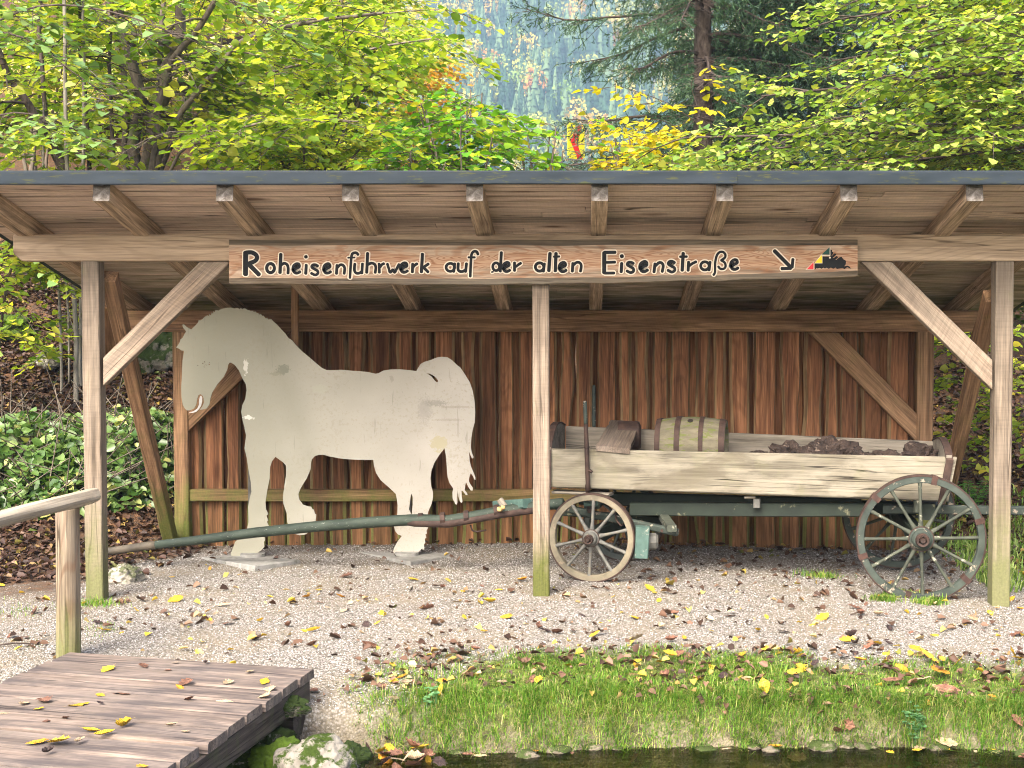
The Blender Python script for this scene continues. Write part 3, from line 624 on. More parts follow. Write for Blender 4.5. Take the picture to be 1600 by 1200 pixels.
blotch(712, 636, .16, .012, (.22, .2, .15), .4, 90., .3); blotch(700, 656, .14, .012, (.22, .2, .15), .35, 90., .3)
bd = m.math('ABSOLUTE', m.math('ADD', m.math('SUBTRACT', gx_, .66), m.math('MULTIPLY', gy_, .35))); col = m.mix(m.math('MULTIPLY', m.ramp(bd, [(0., 1.), (.17, 0.)]), .35), col, (.23, .23, .17))  # dark reflection band across the neck, painted into the colour
blotch(384, 572, .02, .07, (.78, .76, .68), .6, 30.); blotch(389, 652, .045, .02, (.8, .78, .7), .6, 30.)
scr = m.noise(m.vmul(c, (30., 3., 1.)), 1., 3., .6, .5); col = m.mix(m.math('MULTIPLY', m.ramp(scr, [(.66, 0.), (.69, 1.)]), .45), col, (.20, .19, .15))
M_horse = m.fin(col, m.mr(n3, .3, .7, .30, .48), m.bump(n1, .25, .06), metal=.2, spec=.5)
M_edge = simple('plate_edge', (.05, .05, .045), (.12, .11, .09))
horse = empty('horse_cutout', P(500, 868, HD), 'life-size pale cream sheet-metal horse silhouette standing in the left half of the shed', 'horse figure')
hp = fill2d('horse_plate', [w2(out), w2(slot), w2(tslot)]+[w2(e) for e in eye], HD, .008, [M_horse, M_edge], horse)
for pl in hp.data.polygons:
    if abs(pl.normal.z) < .5: pl.material_index = 1
fill2d('tongue', [w2(H1([(205, 1048), (250, 1036), (285, 1012), (302, 975), (303, 930), (312, 895), (322, 890), (332, 905), (332, 945), (322, 985), (300, 1018), (275, 1042), (240, 1052)]))], HD+.012, .004, simple('bright_zinc', (.5, .5, .47), (.6, .6, .57), 10, .4, .2), horse)
M_conc = simple('foot_slab', (.18, .18, .16), (.30, .295, .27), 20, .8, bump=.5, spots=((.12, .12, .09), 6., .6))
for pts in ([(314, 876), (398, 897), (470, 883), (385, 866)], [(557, 866), (641, 890), (712, 874), (628, 856)]):
    q = [P(x, y, CZ*F/(y-510)*1.0) for x, y in pts]; bm = bmesh.new(); vs = [bm.verts.new((v.x, v.y, .054-(v.y-min(u.y for u in q))*.055)) for v in q]; f = bm.faces.new(vs)
    r_ = bmesh.ops.extrude_face_region(bm, geom=[f]); [setattr(v.co, 'z', -.03) for v in r_['geom'] if isinstance(v, bmesh.types.BMVert)]
    bmesh.ops.recalc_face_normals(bm, faces=bm.faces); bmesh.ops.bevel(bm, geom=list(bm.edges), offset=.006, segments=1, affect='EDGES')
    me = bpy.data.meshes.new('foot_slab'); bm.to_mesh(me); bm.free(); link('foot_slab', me, M_conc, horse)
for px in (395, 636):
    q = P(px, 872, HD-.03); lathe_obj('foot_plate', [(.001, .012), (.10, .012), (.10, -.02), (.001, -.02)], M_conc, horse, mat4((1, 0, 0), (0, 0, 1), (0, -1, 0), (q.x, q.y, gz(q.x, q.y)+.025)), 20)
beam('support_slat', P(461, 690, HD+.05), P(461, 447, HD+.05), .055, .05, M_inner, horse, up=(0, -1, 0))
beam('support_slat', P(391, 700, HD+.04), P(391, 872, HD+.04), .03, .03, M_edge, horse, up=(0, -1, 0))
beam('support_slat', P(640, 700, HD+.04), P(640, 868, HD+.04), .03, .03, M_edge, horse, up=(0, -1, 0))

# ------------------------------------------------------------ ore wagon
M_box = wood('wagon_plank', (.20, .18, .135), (.10, .085, .062), rings=.15, knots=.4, grey=.75, greycol=(.22, .20, .15), moss=.12, cracks=1., mosscol=(.16, .17, .05))
def patches(nn, src):
    c = nn.coord(); a = nn.noise(nn.vmul(c, (2.2, 2., 7.)), 1., 5., .6, .4); b_ = nn.noise(nn.vadd(nn.vmul(c, (1.6, 2., 5.)), (7., 3., 1.)), 1., 5., .6, .6)
    s = nn.mix(nn.math('MULTIPLY', nn.ramp(a, [(.50, 0.), (.60, 1.)]), .45), src, (.27, .245, .19)); return nn.mix(nn.math('MULTIPLY', nn.ramp(b_, [(.52, 0.), (.62, 1.)]), .5), s, (.10, .085, .058))
wrap_color(M_box, patches)
M_boxin = wood('wagon_inner_plank', (.15, .132, .10), (.08, .068, .05), rings=.15, knots=.4, grey=.7, greycol=(.29, .26, .21))
M_iron = simple('rusted_iron', (.025, .016, .013), (.06, .036, .027), 14, .75, .2, .5, .003)
M_clip = simple('rusty_clip', (.028, .015, .012), (.06, .030, .021), 20, .7, .1, .5, .003)
M_green = simple('faded_green_paint', (.017, .025, .020), (.044, .056, .045), 9, .7, 0, .4, .002, spots=((.24, .20, .15), 14., .58), sc=(1, 1, 1))
M_teal = simple('teal_paint', (.035, .068, .057), (.065, .115, .096), 12, .65, 0, .4, .003, spots=((.22, .22, .18), 18., .60))
M_dgreen = simple('dark_green_beam_paint', (.005, .009, .006), (.012, .020, .012), 7, .7, 0, .4, .003, spots=((.10, .10, .06), 12., .62))
M_creamrim = simple('worn_cream_felloe', (.095, .083, .057), (.18, .157, .108), 7, .8, 0, .5, .003, spots=((.16, .13, .09), 16., .57))
M_greyspoke = simple('grey_spoke', (.06, .06, .053), (.13, .128, .112), 14, .75, 0, .4, .002, spots=((.13, .12, .09), 18., .58))
M_olive = simple('mossy_green_spoke', (.024, .029, .021), (.06, .067, .048), 12, .8, 0, .4, .002, spots=((.26, .25, .19), 16., .60))
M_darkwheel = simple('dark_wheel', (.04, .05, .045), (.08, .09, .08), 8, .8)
wag = empty('ore_wagon', (1.2, 10.5, 0), 'old four-wheeled wooden ore wagon with long plank box and green running gear', 'wagon')
def loftboard(name, TL, TR, BR, BL, th, m, bot=.008, top=.003, n=60, ch=.008, back=(0, 1, 0)):
    TL, TR, BR, BL = map(Vector, (TL, TR, BR, BL)); X = (TR-TL).normalized(); Z0 = (TL-BL).normalized(); Yv = Z0.cross(X).normalized(); Z = X.cross(Yv)
    M = mat4(X, Yv, Z, TL); Mi = M.inverted(); V = []; Fc = []; s = rnd.random()*30
    for i in range(n+1):
        u = i/n; t_ = Mi @ TL.lerp(TR, u); b_ = Mi @ BL.lerp(BR, u)
        j1 = mnoise.noise(Vector((u*9+s, 1, 0)))*top; j2 = mnoise.noise(Vector((u*8+s, 5, 0)))*bot+mnoise.noise(Vector((u*34+s, 8, 0)))*bot*.4
        zt_, zb__ = t_.z+j1, b_.z+j2; x = t_.x*(1) if True else 0; xb = b_.x
        V += [(x, ch*.0, zt_-ch), (x, ch, zt_), (x, th-ch, zt_), (x, th, zt_-ch), (xb, th, zb__+ch), (xb, th-ch, zb__), (xb, ch, zb__), (xb, 0, zb__+ch)]
    for i in range(n):
        for j in range(8): q = (j+1) % 8; Fc.append((i*8+j, i*8+q, i*8+8+q, i*8+8+j))
    Fc.append(tuple(range(8))); Fc.append(tuple(n*8+j for j in range(7, -1, -1)))
    me = mesh_np(name, V, Fc); fixn(me); return link(name, me, m, wag, M)
nTL, nTR, nBR, nBL = P(861, 701, 10.45), P(1495, 714.5, 10.08), P(1482, 784, 10.08), P(861, 761.5, 10.45)
loftboard('side_board', nTL, nTR, nBR, nBL, .045, M_box)
fTL, fTR = P(884, 666, 11.08), P(1461, 690, 10.74); dz = Vector((0, 0, .30))
loftboard('side_board', fTL, fTR, fTR-dz, fTL-dz, .045, M_boxin)
bl = (nBL+fTL-dz)/2; br = (nBR+fTR-dz)/2
A_, B_, C_, D_ = nBL+Vector((0, .03, .03)), nBR+Vector((0, .03, .03)), fTR-dz*.9, fTL-dz*.9
tb = TB(); 
for i in range(4):
    u0, u1 = i/4+.005, (i+1)/4-.005; q = [A_.lerp(D_, u0), B_.lerp(C_, u0), B_.lerp(C_, u1), A_.lerp(D_, u1)]; b = tb.n
    tb.V += [np.array(v) for v in q]+[np.array(v-Vector((0, 0, .035))) for v in q]; tb.F += [tuple(b+k for k in f) for f in ((0, 1, 2, 3), (7, 6, 5, 4), (0, 4, 5, 1), (1, 5, 6, 2), (2, 6, 7, 3), (3, 7, 4, 0))]; tb.n += 8
tb.build('box_floor', M_boxin, wag, False, Matrix.Translation(A_))
def endboard(n0, f0, bn, arch, th, pk=.42):
    n0, f0, bn = Vector(n0), Vector(f0), Vector(bn); bf = f0-dz; s = 1 if th > 0 else -1
    top = []
    for i in range(17):
        t = i/16; p = n0.lerp(f0, t); u = t/pk if t < pk else (1-t)/(1-pk); p.z += arch*math.sin(min(1, u)*math.pi/2)
        top.append(p)
    V = []; Fc = []
    for p, t in zip(top, [i/16 for i in range(17)]):
        b_ = bn.lerp(bf, t); V += [p, b_, b_+Vector((th, 0, 0)), p+Vector((th, 0, 0))]
    for i in range(16):
        for j in range(4): q = (j+1) % 4; Fc.append((i*4+j, i*4+q, i*4+4+q, i*4+4+j))
    Fc += [(0, 1, 2, 3), (67, 66, 65, 64)]
    M = Matrix.Translation(n0); me = mesh_np('end_board', [v-n0 for v in V], Fc); fixn(me); eb = link('end_board', me, M_boxin, wag, M)
    tb = TB(); pth = [bn-Vector((0, .012, .01)), n0-Vector((0, .012, .03))]+[p+Vector((0, 0, .006)) for p in top[1:]]
    for i in range(len(pth)-1):
        a, b = pth[i], pth[i+1]; dd = (b-a); tb.box((a+b)/2+Vector((th/2, 0, 0)), (.026, 0, 0), dd*.52, Vector((0, dd.z, -dd.y)).normalized()*.005)
    tb.build('iron_strap', M_iron, eb, False, M)
dx = Vector((.005, -.004, 0))
endboard(nTL+Vector((-.045, -.004, .0)), fTL+Vector((-.045, .04, 0)), nBL+Vector((-.045, -.004, 0)), .10, .04)
endboard(nTR+Vector((-.075, -.006, .005)), fTR+Vector((-.01, .04, 0)), nBR+Vector((-.075, -.006, 0)), .075, .04)
# wheels
def wheel(c, Rr, rimw, th, ns, yaw, ph, mr_, ms, mh, clips=0, tilt=0.):
    M = Matrix.Translation(c) @ Matrix.Rotation(yaw, 4, 'Z') @ Matrix.Rotation(tilt, 4, 'X')
    ri = Rr-rimw; tt = .012
    wob = lambda: 0
    w_ = lathe_obj('wheel', [(ri+.004, -th/2), (Rr-tt, -th/2), (Rr-tt, th/2), (ri+.004, th/2), (ri, th/2-.006), (ri, -th/2+.006)], mr_, wag, M, 64, closed=True)
    lathe_obj('tyre', [(Rr-tt+.0008, -th/2-.003), (Rr-.003, -th/2-.003), (Rr, -th/2+.003), (Rr, th/2-.003), (Rr-.003, th/2+.003), (Rr-tt+.0008, th/2+.003)], M_iron, w_, M, 64, closed=True)
    hr = Rr*.19
    lathe_obj('hub', [(.02, -.085), (hr*.66, -.085), (hr*.80, -.07), (hr*.84, -.045), (hr, -.035), (hr*1.03, 0), (hr, .035), (hr*.8, .08), (hr*.7, .14), (.02, .14)], mh, w_, M, 32)
    lathe_obj('hub_ring', [(hr*.97, -.040), (hr*1.05, -.040), (hr*1.05, -.028), (hr*.97, -.028)], M_iron, w_, M, 32, closed=True)
    k = hr*.56
    lathe_obj('axle_cap', [(k*.55, -.118), (k*.9, -.122), (k, -.112), (k, -.084), (k*.9, -.080)], M_iron, w_, M, 24)
    lathe_obj('axle_end', [(.001, -.135), (k*.34, -.135), (k*.42, -.125), (k*.42, -.09)], M_iron, w_, M, 16)
    tb = TB(); tb.tube([(-k*.5, -.118, -k*.25), (-k*.2, -.128, k*.55), (k*.05, -.132, k*.75), (k*.3, -.128, k*.5), (k*.5, -.12, -k*.2)], .006, 5); tb.build('linchpin', M_iron, w_, True).matrix_basis = Matrix()
    w_.children[-1].matrix_basis = Matrix()
    for i in range(ns):
        a = ph+2*math.pi*i/ns+rnd.uniform(-.015, .015); dr = Vector((math.cos(a), 0, math.sin(a))); V = []; Fc = []; n = 7
        pr_ = [(hr*.92, .020, .024), (hr*1.3, .0165, .022), (hr*1.7, .013, .017), (ri*.62, .0115, .015), (ri*.8, .012, .015), (ri*.94, .014, .017), (ri+.006, .016, .019)]
        for (r_, a_, b_) in pr_:
            for q in range(8): t_ = 2*math.pi*q/8+math.pi/8; V.append((r_, math.cos(t_)*b_-.012+.012*(r_/ri)*0, math.sin(t_)*a_))
        for i2 in range(n-1):
            for q in range(8): q2 = (q+1) % 8; Fc.append((i2*8+q, i2*8+q2, i2*8+8+q2, i2*8+8+q))
        me = mesh_np('spoke', V, Fc, True); fixn(me); link('spoke', me, ms, w_, M @ Matrix.Rotation(-a, 4, 'Y'))
    for i in range(clips):
        a = R(78)+2*math.pi*i/clips; tb = TB(); dr = Vector((math.cos(a), 0, math.sin(a))); tn = Vector((-dr.z, 0, dr.x))
        tb.box(dr*(Rr-rimw/2), dr*(rimw/2+.004), tn*.020, Vector((0, th/2+.006, 0))); o = tb.build('rim_clip', M_clip, w_, False); o.matrix_basis = Matrix()
    return w_
rc = P(1438.5, 841, 9.93); Rr = 100.5/F*9.93
wheel(rc, Rr, .058, .062, 12, R(-6), R(92), M_green, M_olive, M_green, 6)
fc = P(925, 840, 10.27); Rf = 70.5/F*10.27
wheel(fc, Rf, .055, .055, 10, R(-15), R(86), M_creamrim, M_greyspoke, M_greyspoke)
axr = Vector((math.sin(R(7)), math.cos(R(7)), 0)); frc = rc+axr*1.12; frc.x = P(1403, 842, frc.y).x; frc.z = Rr-.02
wheel(frc, Rr*.97, .058, .06, 12, R(-6), R(80), M_green, M_olive, M_green)
axf = Vector((math.sin(R(15)), math.cos(R(15)), 0)); ffc = fc+axf*1.0; ffc.z = Rf+.02
wheel(ffc, Rf, .055, .055, 10, R(-15), R(70), M_darkwheel, M_darkwheel, M_darkwheel)
# running gear
def gear(name, A, B, w_, h, m, up=(0, 0, 1), parent=None, taper=1.): return beam(name, A, B, w_, h, m, parent or wag, up, ch=.008, jitter=.003, taper=taper)
gear('axle', rc+axr*.05, frc-axr*.05, .10, .10, M_dgreen); gear('axle', fc+axf*.05, ffc-axf*.05, .10, .11, M_dgreen)
gear('bolster', P(1448, 800, 10.18), P(1455, 792, 10.95), .12, .12, M_dgreen); gear('bolster', P(925, 784, 10.42), P(940, 770, 11.1), .12, .10, M_dgreen)
gear('bolster_end', P(912, 787, 10.36)+Vector((0, 0, 0)), P(934, 787, 10.36), .05, .032, M_teal)
gear('side_rail', P(985, 795, 10.55), P(1350, 796, 10.30), .09, .10, M_dgreen); gear('side_rail', P(905, 778, 10.75), P(1345, 789, 10.6), .06, .10, M_dgreen)
gear('side_rail', P(985, 786, 10.9), P(1430, 794, 10.7), .07, .10, M_dgreen)
gear('reach_pole', P(1380, 795, 10.35), P(1640, 798, 10.05), .075, .062, M_green)
gear('rail_fitting', P(1182.5, 779, 10.33), P(1182.5, 793, 10.33), .05, .045, M_greyspoke, (0, -1, 0)); gear('rail_fitting', P(1434, 782, 10.12), P(1434, 800, 10.12), .055, .05, M_olive, (0, -1, 0))
gear('plank_remnant', P(1163, 777.5, 10.32), P(1180, 777.5, 10.32), .03, .018, M_boxin)
# turning gear at the front
gear('front_hound', P(866, 790, 10.7), P(1058, 832, 10.15), .055, .052, M_green); gear('front_hound', P(870, 800, 11.1), P(1035, 812, 10.9), .05, .05, M_dgreen)
gear('cross_bar', P(1036, 806, 10.55), P(1050, 826, 10.06), .07, .05, M_olive)
gear('brake_block', P(1004, 822.5, 10.15), P(1002, 871, 10.15), .10, .10, M_teal, (0, -1, 0), taper=.96)
tb = TB(); q = P(1017, 846, 10.22); tb.tube([q-Vector((.06, 0, 0)), q+Vector((.035, -.0, .0)), q+Vector((.052, -.0, 0))], [.062, .062, .045], 8); tb.build('brake_beam', M_greyspoke, wag, False)
tb = TB(); q = P(968, 812, 10.33); tb.tube([P(961, 800, 10.36), P(963, 812, 10.28), P(970, 822, 10.25), P(975, 818, 10.3)], .008, 5); tb.build('chain_hook', M_iron, wag); tb = TB(); tb.tube([P(975, 839, 10.4), P(968, 842, 10.4), P(1000, 842, 10.5)], .005, 5); tb.build('thin_rod', M_iron, wag)
gear('brace_iron', P(917, 758, 10.4), P(921, 800, 10.45), .03, .04, M_iron, (0, -1, 0))
tb = TB(); c0 = P(1034, 829, 10.1); tb.tube([c0, c0-Vector((0, .02, 0))], .012, 6); tb.build('bolt', M_iron, wag, False)
# stakes
def stake(pts, D, r, split, name='stake'):
    a, b = P(*pts[0], D), P(*pts[1], D); n = 12; L_ = [a.lerp(b, i/n) for i in range(n+1)]; k = int(n*split)
    tb = TB(); tb.tube([L_[0]+Vector((0, 0, .008))]+L_[:k+1], [r*.6]+[r]*(k+1), 8); o = tb.build(name, M_green, wag)
    tb = TB(); tb.tube(L_[k:], [r*1.08]*(n-k)+[r*1.2], 8); tb.tube([L_[k+3]-Vector((0, .003, 0)), L_[k+3]-Vector((0, .003, .01))], r*1.35, 8); tb.build('iron_sleeve', M_iron, o)
stake([(914, 628), (919, 767)], 10.37, .0155, .33); stake([(928, 603), (928, 690)], 11.2, .014, .8)
tb = TB(); tb.tube([P(921, 735, 10.36), P(925, 738, 10.35)], .012, 6); tb.build('stake_bolt', M_iron, wag, False)
# bundle between box and front wheel
gear('splinter_board', P(866, 768, 10.55), P(955, 772, 10.4), .12, .02, M_boxin)
# drawbar
pp = [(134, 866, 11.2), (175, 861, 11.1), (230, 853, 11.05), (300, 845, 11.0), (400, 832, 10.9), (500, 822, 10.8), (580, 816, 10.72), (648, 812, 10.66), (700, 813, 10.6), (735, 807.5, 10.57), (780, 799, 10.53), (845, 790, 10.45), (880, 786, 10.4)]
L_ = [P(*q) for q in pp]; rr = [.026, .029, .032, .036, .040, .042, .043, .043, .041, .040, .040, .040, .040]
M_pole = simple('faded_green_pole', (.014, .023, .016), (.036, .049, .036), 7, .7, 0, .5, .003, spots=((.26, .27, .23), 30., .64), sc=(.6, 3, 3))
tb = TB(); tb.tube(L_[2:], rr[2:], 8); db = tb.build('drawbar', M_pole, wag)
tb = TB(); tb.tube([L_[0], L_[1], L_[2], L_[2].lerp(L_[3], .2)], [.029, .032, .034, .035], 8); tb.build('drawbar_tip', simple('bare_pole_wood', (.035, .03, .022), (.085, .07, .05), 9), db)
tb = TB(); dn = Vector((0, -.02, -.022)); q = [L_[7].lerp(L_[6], .15), L_[7], L_[8], L_[9], L_[10], L_[11]]; tb.tube([v+dn for v in q], [.018, .030, .032, .029, .029, .029], 8); tb.build('iron_plate', M_iron, db)
for x, y in ((658, 813), (692, 812), (729, 809), (776, 800)):
    k = min(range(len(pp)), key=lambda i: abs(pp[i][0]-x)); q = P(x, y-.5, pp[k][2]); tb = TB(); tb.tube([q-Vector((.018, 0, 0)), q+Vector((.018, 0, .004))], .052, 8); tb.build('iron_band', M_iron, db, False)
tb = TB(); tb.tube([P(735, 820, 10.6), P(738, 829, 10.6), P(745, 831, 10.6), P(760, 828, 10.6)], .007, 5); tb.build('pole_hook', M_iron, db)
gear('swingletree', P(779, 789, 10.75), P(826, 786, 10.45), .11, .07, M_teal); gear('swingletree_block', P(781, 781, 10.6), P(795, 800, 10.55), .05, .04, M_boxin, (0, -1, 0))
tb = TB(); tb.tube([P(781, 797, 10.45), P(781, 794, 10.44)], .022, 10); tb.tube([P(783, 793, 10.42), P(789, 793, 10.42)], .015, 8); tb.build('brass_bolt', simple('ochre_bolt', (.30, .19, .07), (.42, .28, .12)), db)

# ------------------------------------------------------------ load of the wagon
M_stave = simple('mossy_stave', (.075, .067, .045), (.14, .125, .082), 6, .85, 0, .5, .003, spots=((.085, .10, .025), 9., .53), sc=(1, 4, 4))
q = P(1081, 651, 10.62); qa = P(1027, 655, 10.66); qb = P(1135.5, 660, 10.56)
ax = (qb-qa); L0 = ax.length; X = Vector((ax.x, ax.y, 0)).normalized(); rm, re = .205, .18
cb = (qa+qb)/2; cb.z = q.z-rm-.0
bar = empty('barrel', cb-Vector((0, 0, rm)), 'small mossy oak barrel with four dark iron hoops lying in the wagon box', 'barrel')
M = mat4(X, Vector((0, 0, 1)).cross(X), Vector((0, 0, 1)), cb)
def br_(x): return re+(rm-re)*(1-(2*x/L0)**2)
prf = [(re-.03, -L0/2+.03), (re-.022, -L0/2)]+[(br_(x), x) for x in np.linspace(-L0/2, L0/2, 17)]+[(re-.022, L0/2), (re-.03, L0/2-.03)]
prf = [(.001, -L0/2+.03)]+prf+[(.001, L0/2-.03)]
V, Fc = lathe(prf, 80, 'X')
V = [(x, y*(1-(.006 if (i % 80) % 5 == 0 else 0)), z*(1-(.006 if (i % 80) % 5 == 0 else 0))) for i, (x, y, z) in enumerate(V)]
me = mesh_np('staves', V, Fc); fixn(me); link('staves', me, M_stave, bar, M)
for x0, w_ in ((-L0/2+.022, .040), (-.092, .042), (.085, .034), (L0/2-.024, .046)):
    lathe_obj('hoop', [(br_(x0-w_/2)+.001, x0-w_/2), (br_(x0-w_/2)+.006, x0-w_/2), (br_(x0+w_/2)+.006, x0+w_/2), (br_(x0+w_/2)+.001, x0+w_/2)], M_iron, bar, M, 48, 'X', closed=True)
a_ = R(62); pth = M @ Vector((-.0, -rm*math.cos(a_)*1.0, rm*math.sin(a_)))
nn_ = (pth-cb).normalized(); X2, Y2, Z2 = frame(nn_, (0, 0, 1)); lathe_obj('bung_hole', [(.0005, .002), (.022, .002), (.022, -.006)], M_dark, bar, mat4(X2, Y2, Z2, pth), 14, 'X')  # flat dark disc, the shade inside the hole is its colour
# loose plank
Mp = wood('loose_plank_wood', (.15, .115, .085), (.075, .055, .04), rings=.3, knots=.5, cracks=1., grey=.4, greycol=(.24, .20, .165))
lp = empty('loose_plank', P(965, 690, 10.7), 'short dark weathered plank laid across the wagon box beside the barrel', 'plank')
q = [P(931, 699, 10.40), P(984, 704, 10.36), P(1000, 661, 11.1), P(954, 659, 11.14)]; q = [v+Vector((0, 0, .012)) for v in q]
Xd = (q[3]-q[0]).normalized(); M = mat4(Xd, Vector((0, 0, 1)).cross(Xd).normalized(), Xd.cross(Vector((0, 0, 1)).cross(Xd).normalized()), q[0]); Mi = M.inverted(); V = []; Fc = []; n = 14
for i in range(n+1):
    u = i/n; a = q[0].lerp(q[3], u); b = q[1].lerp(q[2], u); j = Vector((mnoise.noise(Vector((u*9, 3, 3)))*.010, 0, 0)); dn = Vector((0, 0, -.038)); e_0 = Vector((0, 0, 0))
    if i == 0: e_0 = Vector((0, .0, 0))
    for v in (a+j, a.lerp(b, .33)+Vector((0, 0, .003)), a.lerp(b, .66), b-j, b-j+dn, a+j+dn): V.append(Mi @ v)
for i in range(n):
    for j in range(6): k = (j+1) % 6; Fc.append((i*6+j, i*6+k, i*6+6+k, i*6+6+j))
Fc += [tuple(range(6)), tuple(n*6+j for j in range(5, -1, -1))]
me = mesh_np('plank_board', V, Fc); fixn(me); link('plank_board', me, Mp, lp, M)
tb = TB(); c0 = P(991, 682, 10.95); tb.tube([c0+Vector((-.13, .0, 0)), c0+Vector((.03, 0, 0)), c0+Vector((.05, 0, 0))], [.12, .12, .09], 20); tag(tb.build('iron_hoop', M_iron, None, False), 'dark rounded iron piece half hidden beneath the loose plank in the wagon', 'iron hoop')
# ore lumps
M_ore = simple('iron_slag', (.014, .010, .008), (.055, .038, .030), 11, .9, 0, 1., .02, spots=((.15, .115, .09), 16., .60), det=10)
def lump(name, c, r, seed, m, parent=None, sub=5, rough=.35, flat=False):
    bm = bmesh.new(); bmesh.ops.create_icosphere(bm, subdivisions=sub, radius=1)
    for v in bm.verts:
        p = v.co.copy(); k = 1+rough*mnoise.noise(p*1.3+Vector((seed, 0, 0)))+rough*.6*mnoise.noise(p*3.1+Vector((0, seed, 0)))+rough*.38*mnoise.noise(p*7+Vector((0, 0, seed)))+rough*.2*mnoise.noise(p*15)
        k += rough*.13*mnoise.noise(p*31); v.co = Vector((p.x*r[0], p.y*r[1], p.z*r[2]))*k
    me = bpy.data.meshes.new(name); bm.to_mesh(me); bm.free(); me.polygons.foreach_set('use_smooth', np.full(len(me.polygons), not flat)); return link(name, me, m, parent, Matrix.Translation(c))
for i, (x, y, rx, rz, lab) in enumerate(((1188, 712, .075, .055, 'small dark ore lump nearest the barrel, first in the wagon box'), (1228, 711, .15, .115, 'broad knobbly ore lump left of the highest lump in the wagon'), (1292, 712, .19, .155, 'largest and highest brown ore lump in the middle of the wagon load'),
        (1258, 716, .08, .075, 'low dark ore lump wedged between the two biggest ore lumps'), (1346, 716, .11, .075, 'low flat ore lump just right of the largest one'), (1388, 716, .12, .075, 'reddish ore lump in the right half of the wagon box'), (1438, 716, .16, .12, 'dark ore lump lying against the right end board of the wagon'), (1412, 720, .06, .06, 'small ore lump tucked beside the last big dark lump'))):
    D = 10.62-(x-1200)*.0006; tag(lump('ore_lump', P(x, y+3, D), (rx, .14, rz*.92), i*5.3, M_ore, sub=4, rough=.5, flat=True), lab, 'ore lump', 'ore lumps in the wagon')

# ------------------------------------------------------------ footbridge
def G(px, py, z):
    q = P(px, py, 1.); return P(px, py, (z-CZ)/(q.z-CZ))
M_deck = wood('wet_deck_board', (.27, .205, .16), (.115, .083, .064), rings=.3, knots=.2, cracks=.8, grey=.55, greycol=(.21, .175, .15), moss=.12, mosscol=(.04, .045, .015))
def decky(nn, src):
    n_ = nn.noise(nn.vmul(nn.coord(), (1.6, 5., 1.)), 1., 5., .65)
    x = nn.xyz(nn.coord())[0]; return nn.mix(nn.math('MULTIPLY', nn.ramp(nn.math('ADD', n_, nn.mr(x, 1.0, 1.5, 0., .14)), [(.47, 0.), (.66, 1.)]), .7), src, (.045, .04, .042))
wrap_color(M_deck, decky)
M_darkwood = wood('dark_bridge_beam', (.09, .07, .06), (.035, .027, .022), moss=.45, mosscol=(.05, .06, .02), rings=.3)
dzk = .10; FL = G(112, 1017, dzk); FR = G(491, 1043, dzk); e = (FR-FL).normalized(); sd = Vector((-.148, -.989, 0)).normalized(); LW = (FR-FL).length
brg = empty('footbridge', (FL+FR)/2-Vector((0, 0, dzk)), 'weathered plank footbridge end with a peeled-log handrail at the lower left', 'footbridge')
t_ = 0.; k = 0
while t_ < 4.6:
    wd = rnd.uniform(.215, .245); a = FL+sd*(t_+wd/2); L = LW+rnd.uniform(-.006, .006)-(.03 if k >= 6 else 0); z = -.024+rnd.uniform(-.003, .003)-(.008 if k >= 6 else 0)
    M = mat4(e, Vector((0, 0, 1)).cross(e), Vector((0, 0, 1)), a+Vector((0, 0, z)))
    V = []; Fc = []; n = 16; s = rnd.random()*40; hw = wd/2-.013
    for i in range(n+1):
        x = L*i/n; y0 = -hw+.003*mnoise.noise(Vector((x*5, s, 0))); y1 = hw+.003*mnoise.noise(Vector((x*5, s, 9))); h = .024; c_ = .009; zz_ = .002*mnoise.noise(Vector((x*3, s, 4)))
        kx = sd.dot(e)/sd.dot(M.col[1].xyz); x0_, x1_ = x+y0*kx, x+y1*kx
        V += [(x0_, y0, -h), (x1_, y1, -h), (x1_, y1, h-c_+zz_), (x1_, y1-c_, h+zz_), (x0_, y0+c_, h+zz_), (x0_, y0, h-c_+zz_)]
    for i in range(n):
        for j in range(6): q = (j+1) % 6; Fc.append((i*6+j, i*6+q, i*6+6+q, i*6+6+j))
    Fc += [tuple(range(6)), tuple(n*6+j for j in range(5, -1, -1))]
    me = mesh_np('deck_plank', V, Fc); fixn(me); link('deck_plank', me, M_deck, brg, M); t_ += wd; k += 1
for off, z in ((LW-.06, -.115), (LW*.5, -.115), (.08, -.115)):
    a = FL+e*off+sd*.05; beam('bridge_beam', a+Vector((0, 0, z)), a+sd*4.4+Vector((0, 0, z)), .10, .125, M_darkwood, brg)
beam('bridge_beam', FL+e*.02+sd*.15+Vector((0, 0, -.25)), FL+e*(LW-.03)+sd*.15+Vector((0, 0, -.25)), .14, .14, M_darkwood, brg)
M_log = wood('peeled_log', (.40, .335, .24), (.23, .175, .115), rings=.35, knots=.4, grey=.75, greycol=(.31, .275, .215), cracks=1., saw=.2)
M_logpost = wood('log_post', (.27, .21, .14), (.13, .09, .055), axis='Z', rings=.75, ringcol=(.12, .06, .03), knots=.5, grey=.4, greycol=(.34, .30, .24), cracks=.8, mossz=(.0, .45, .5))
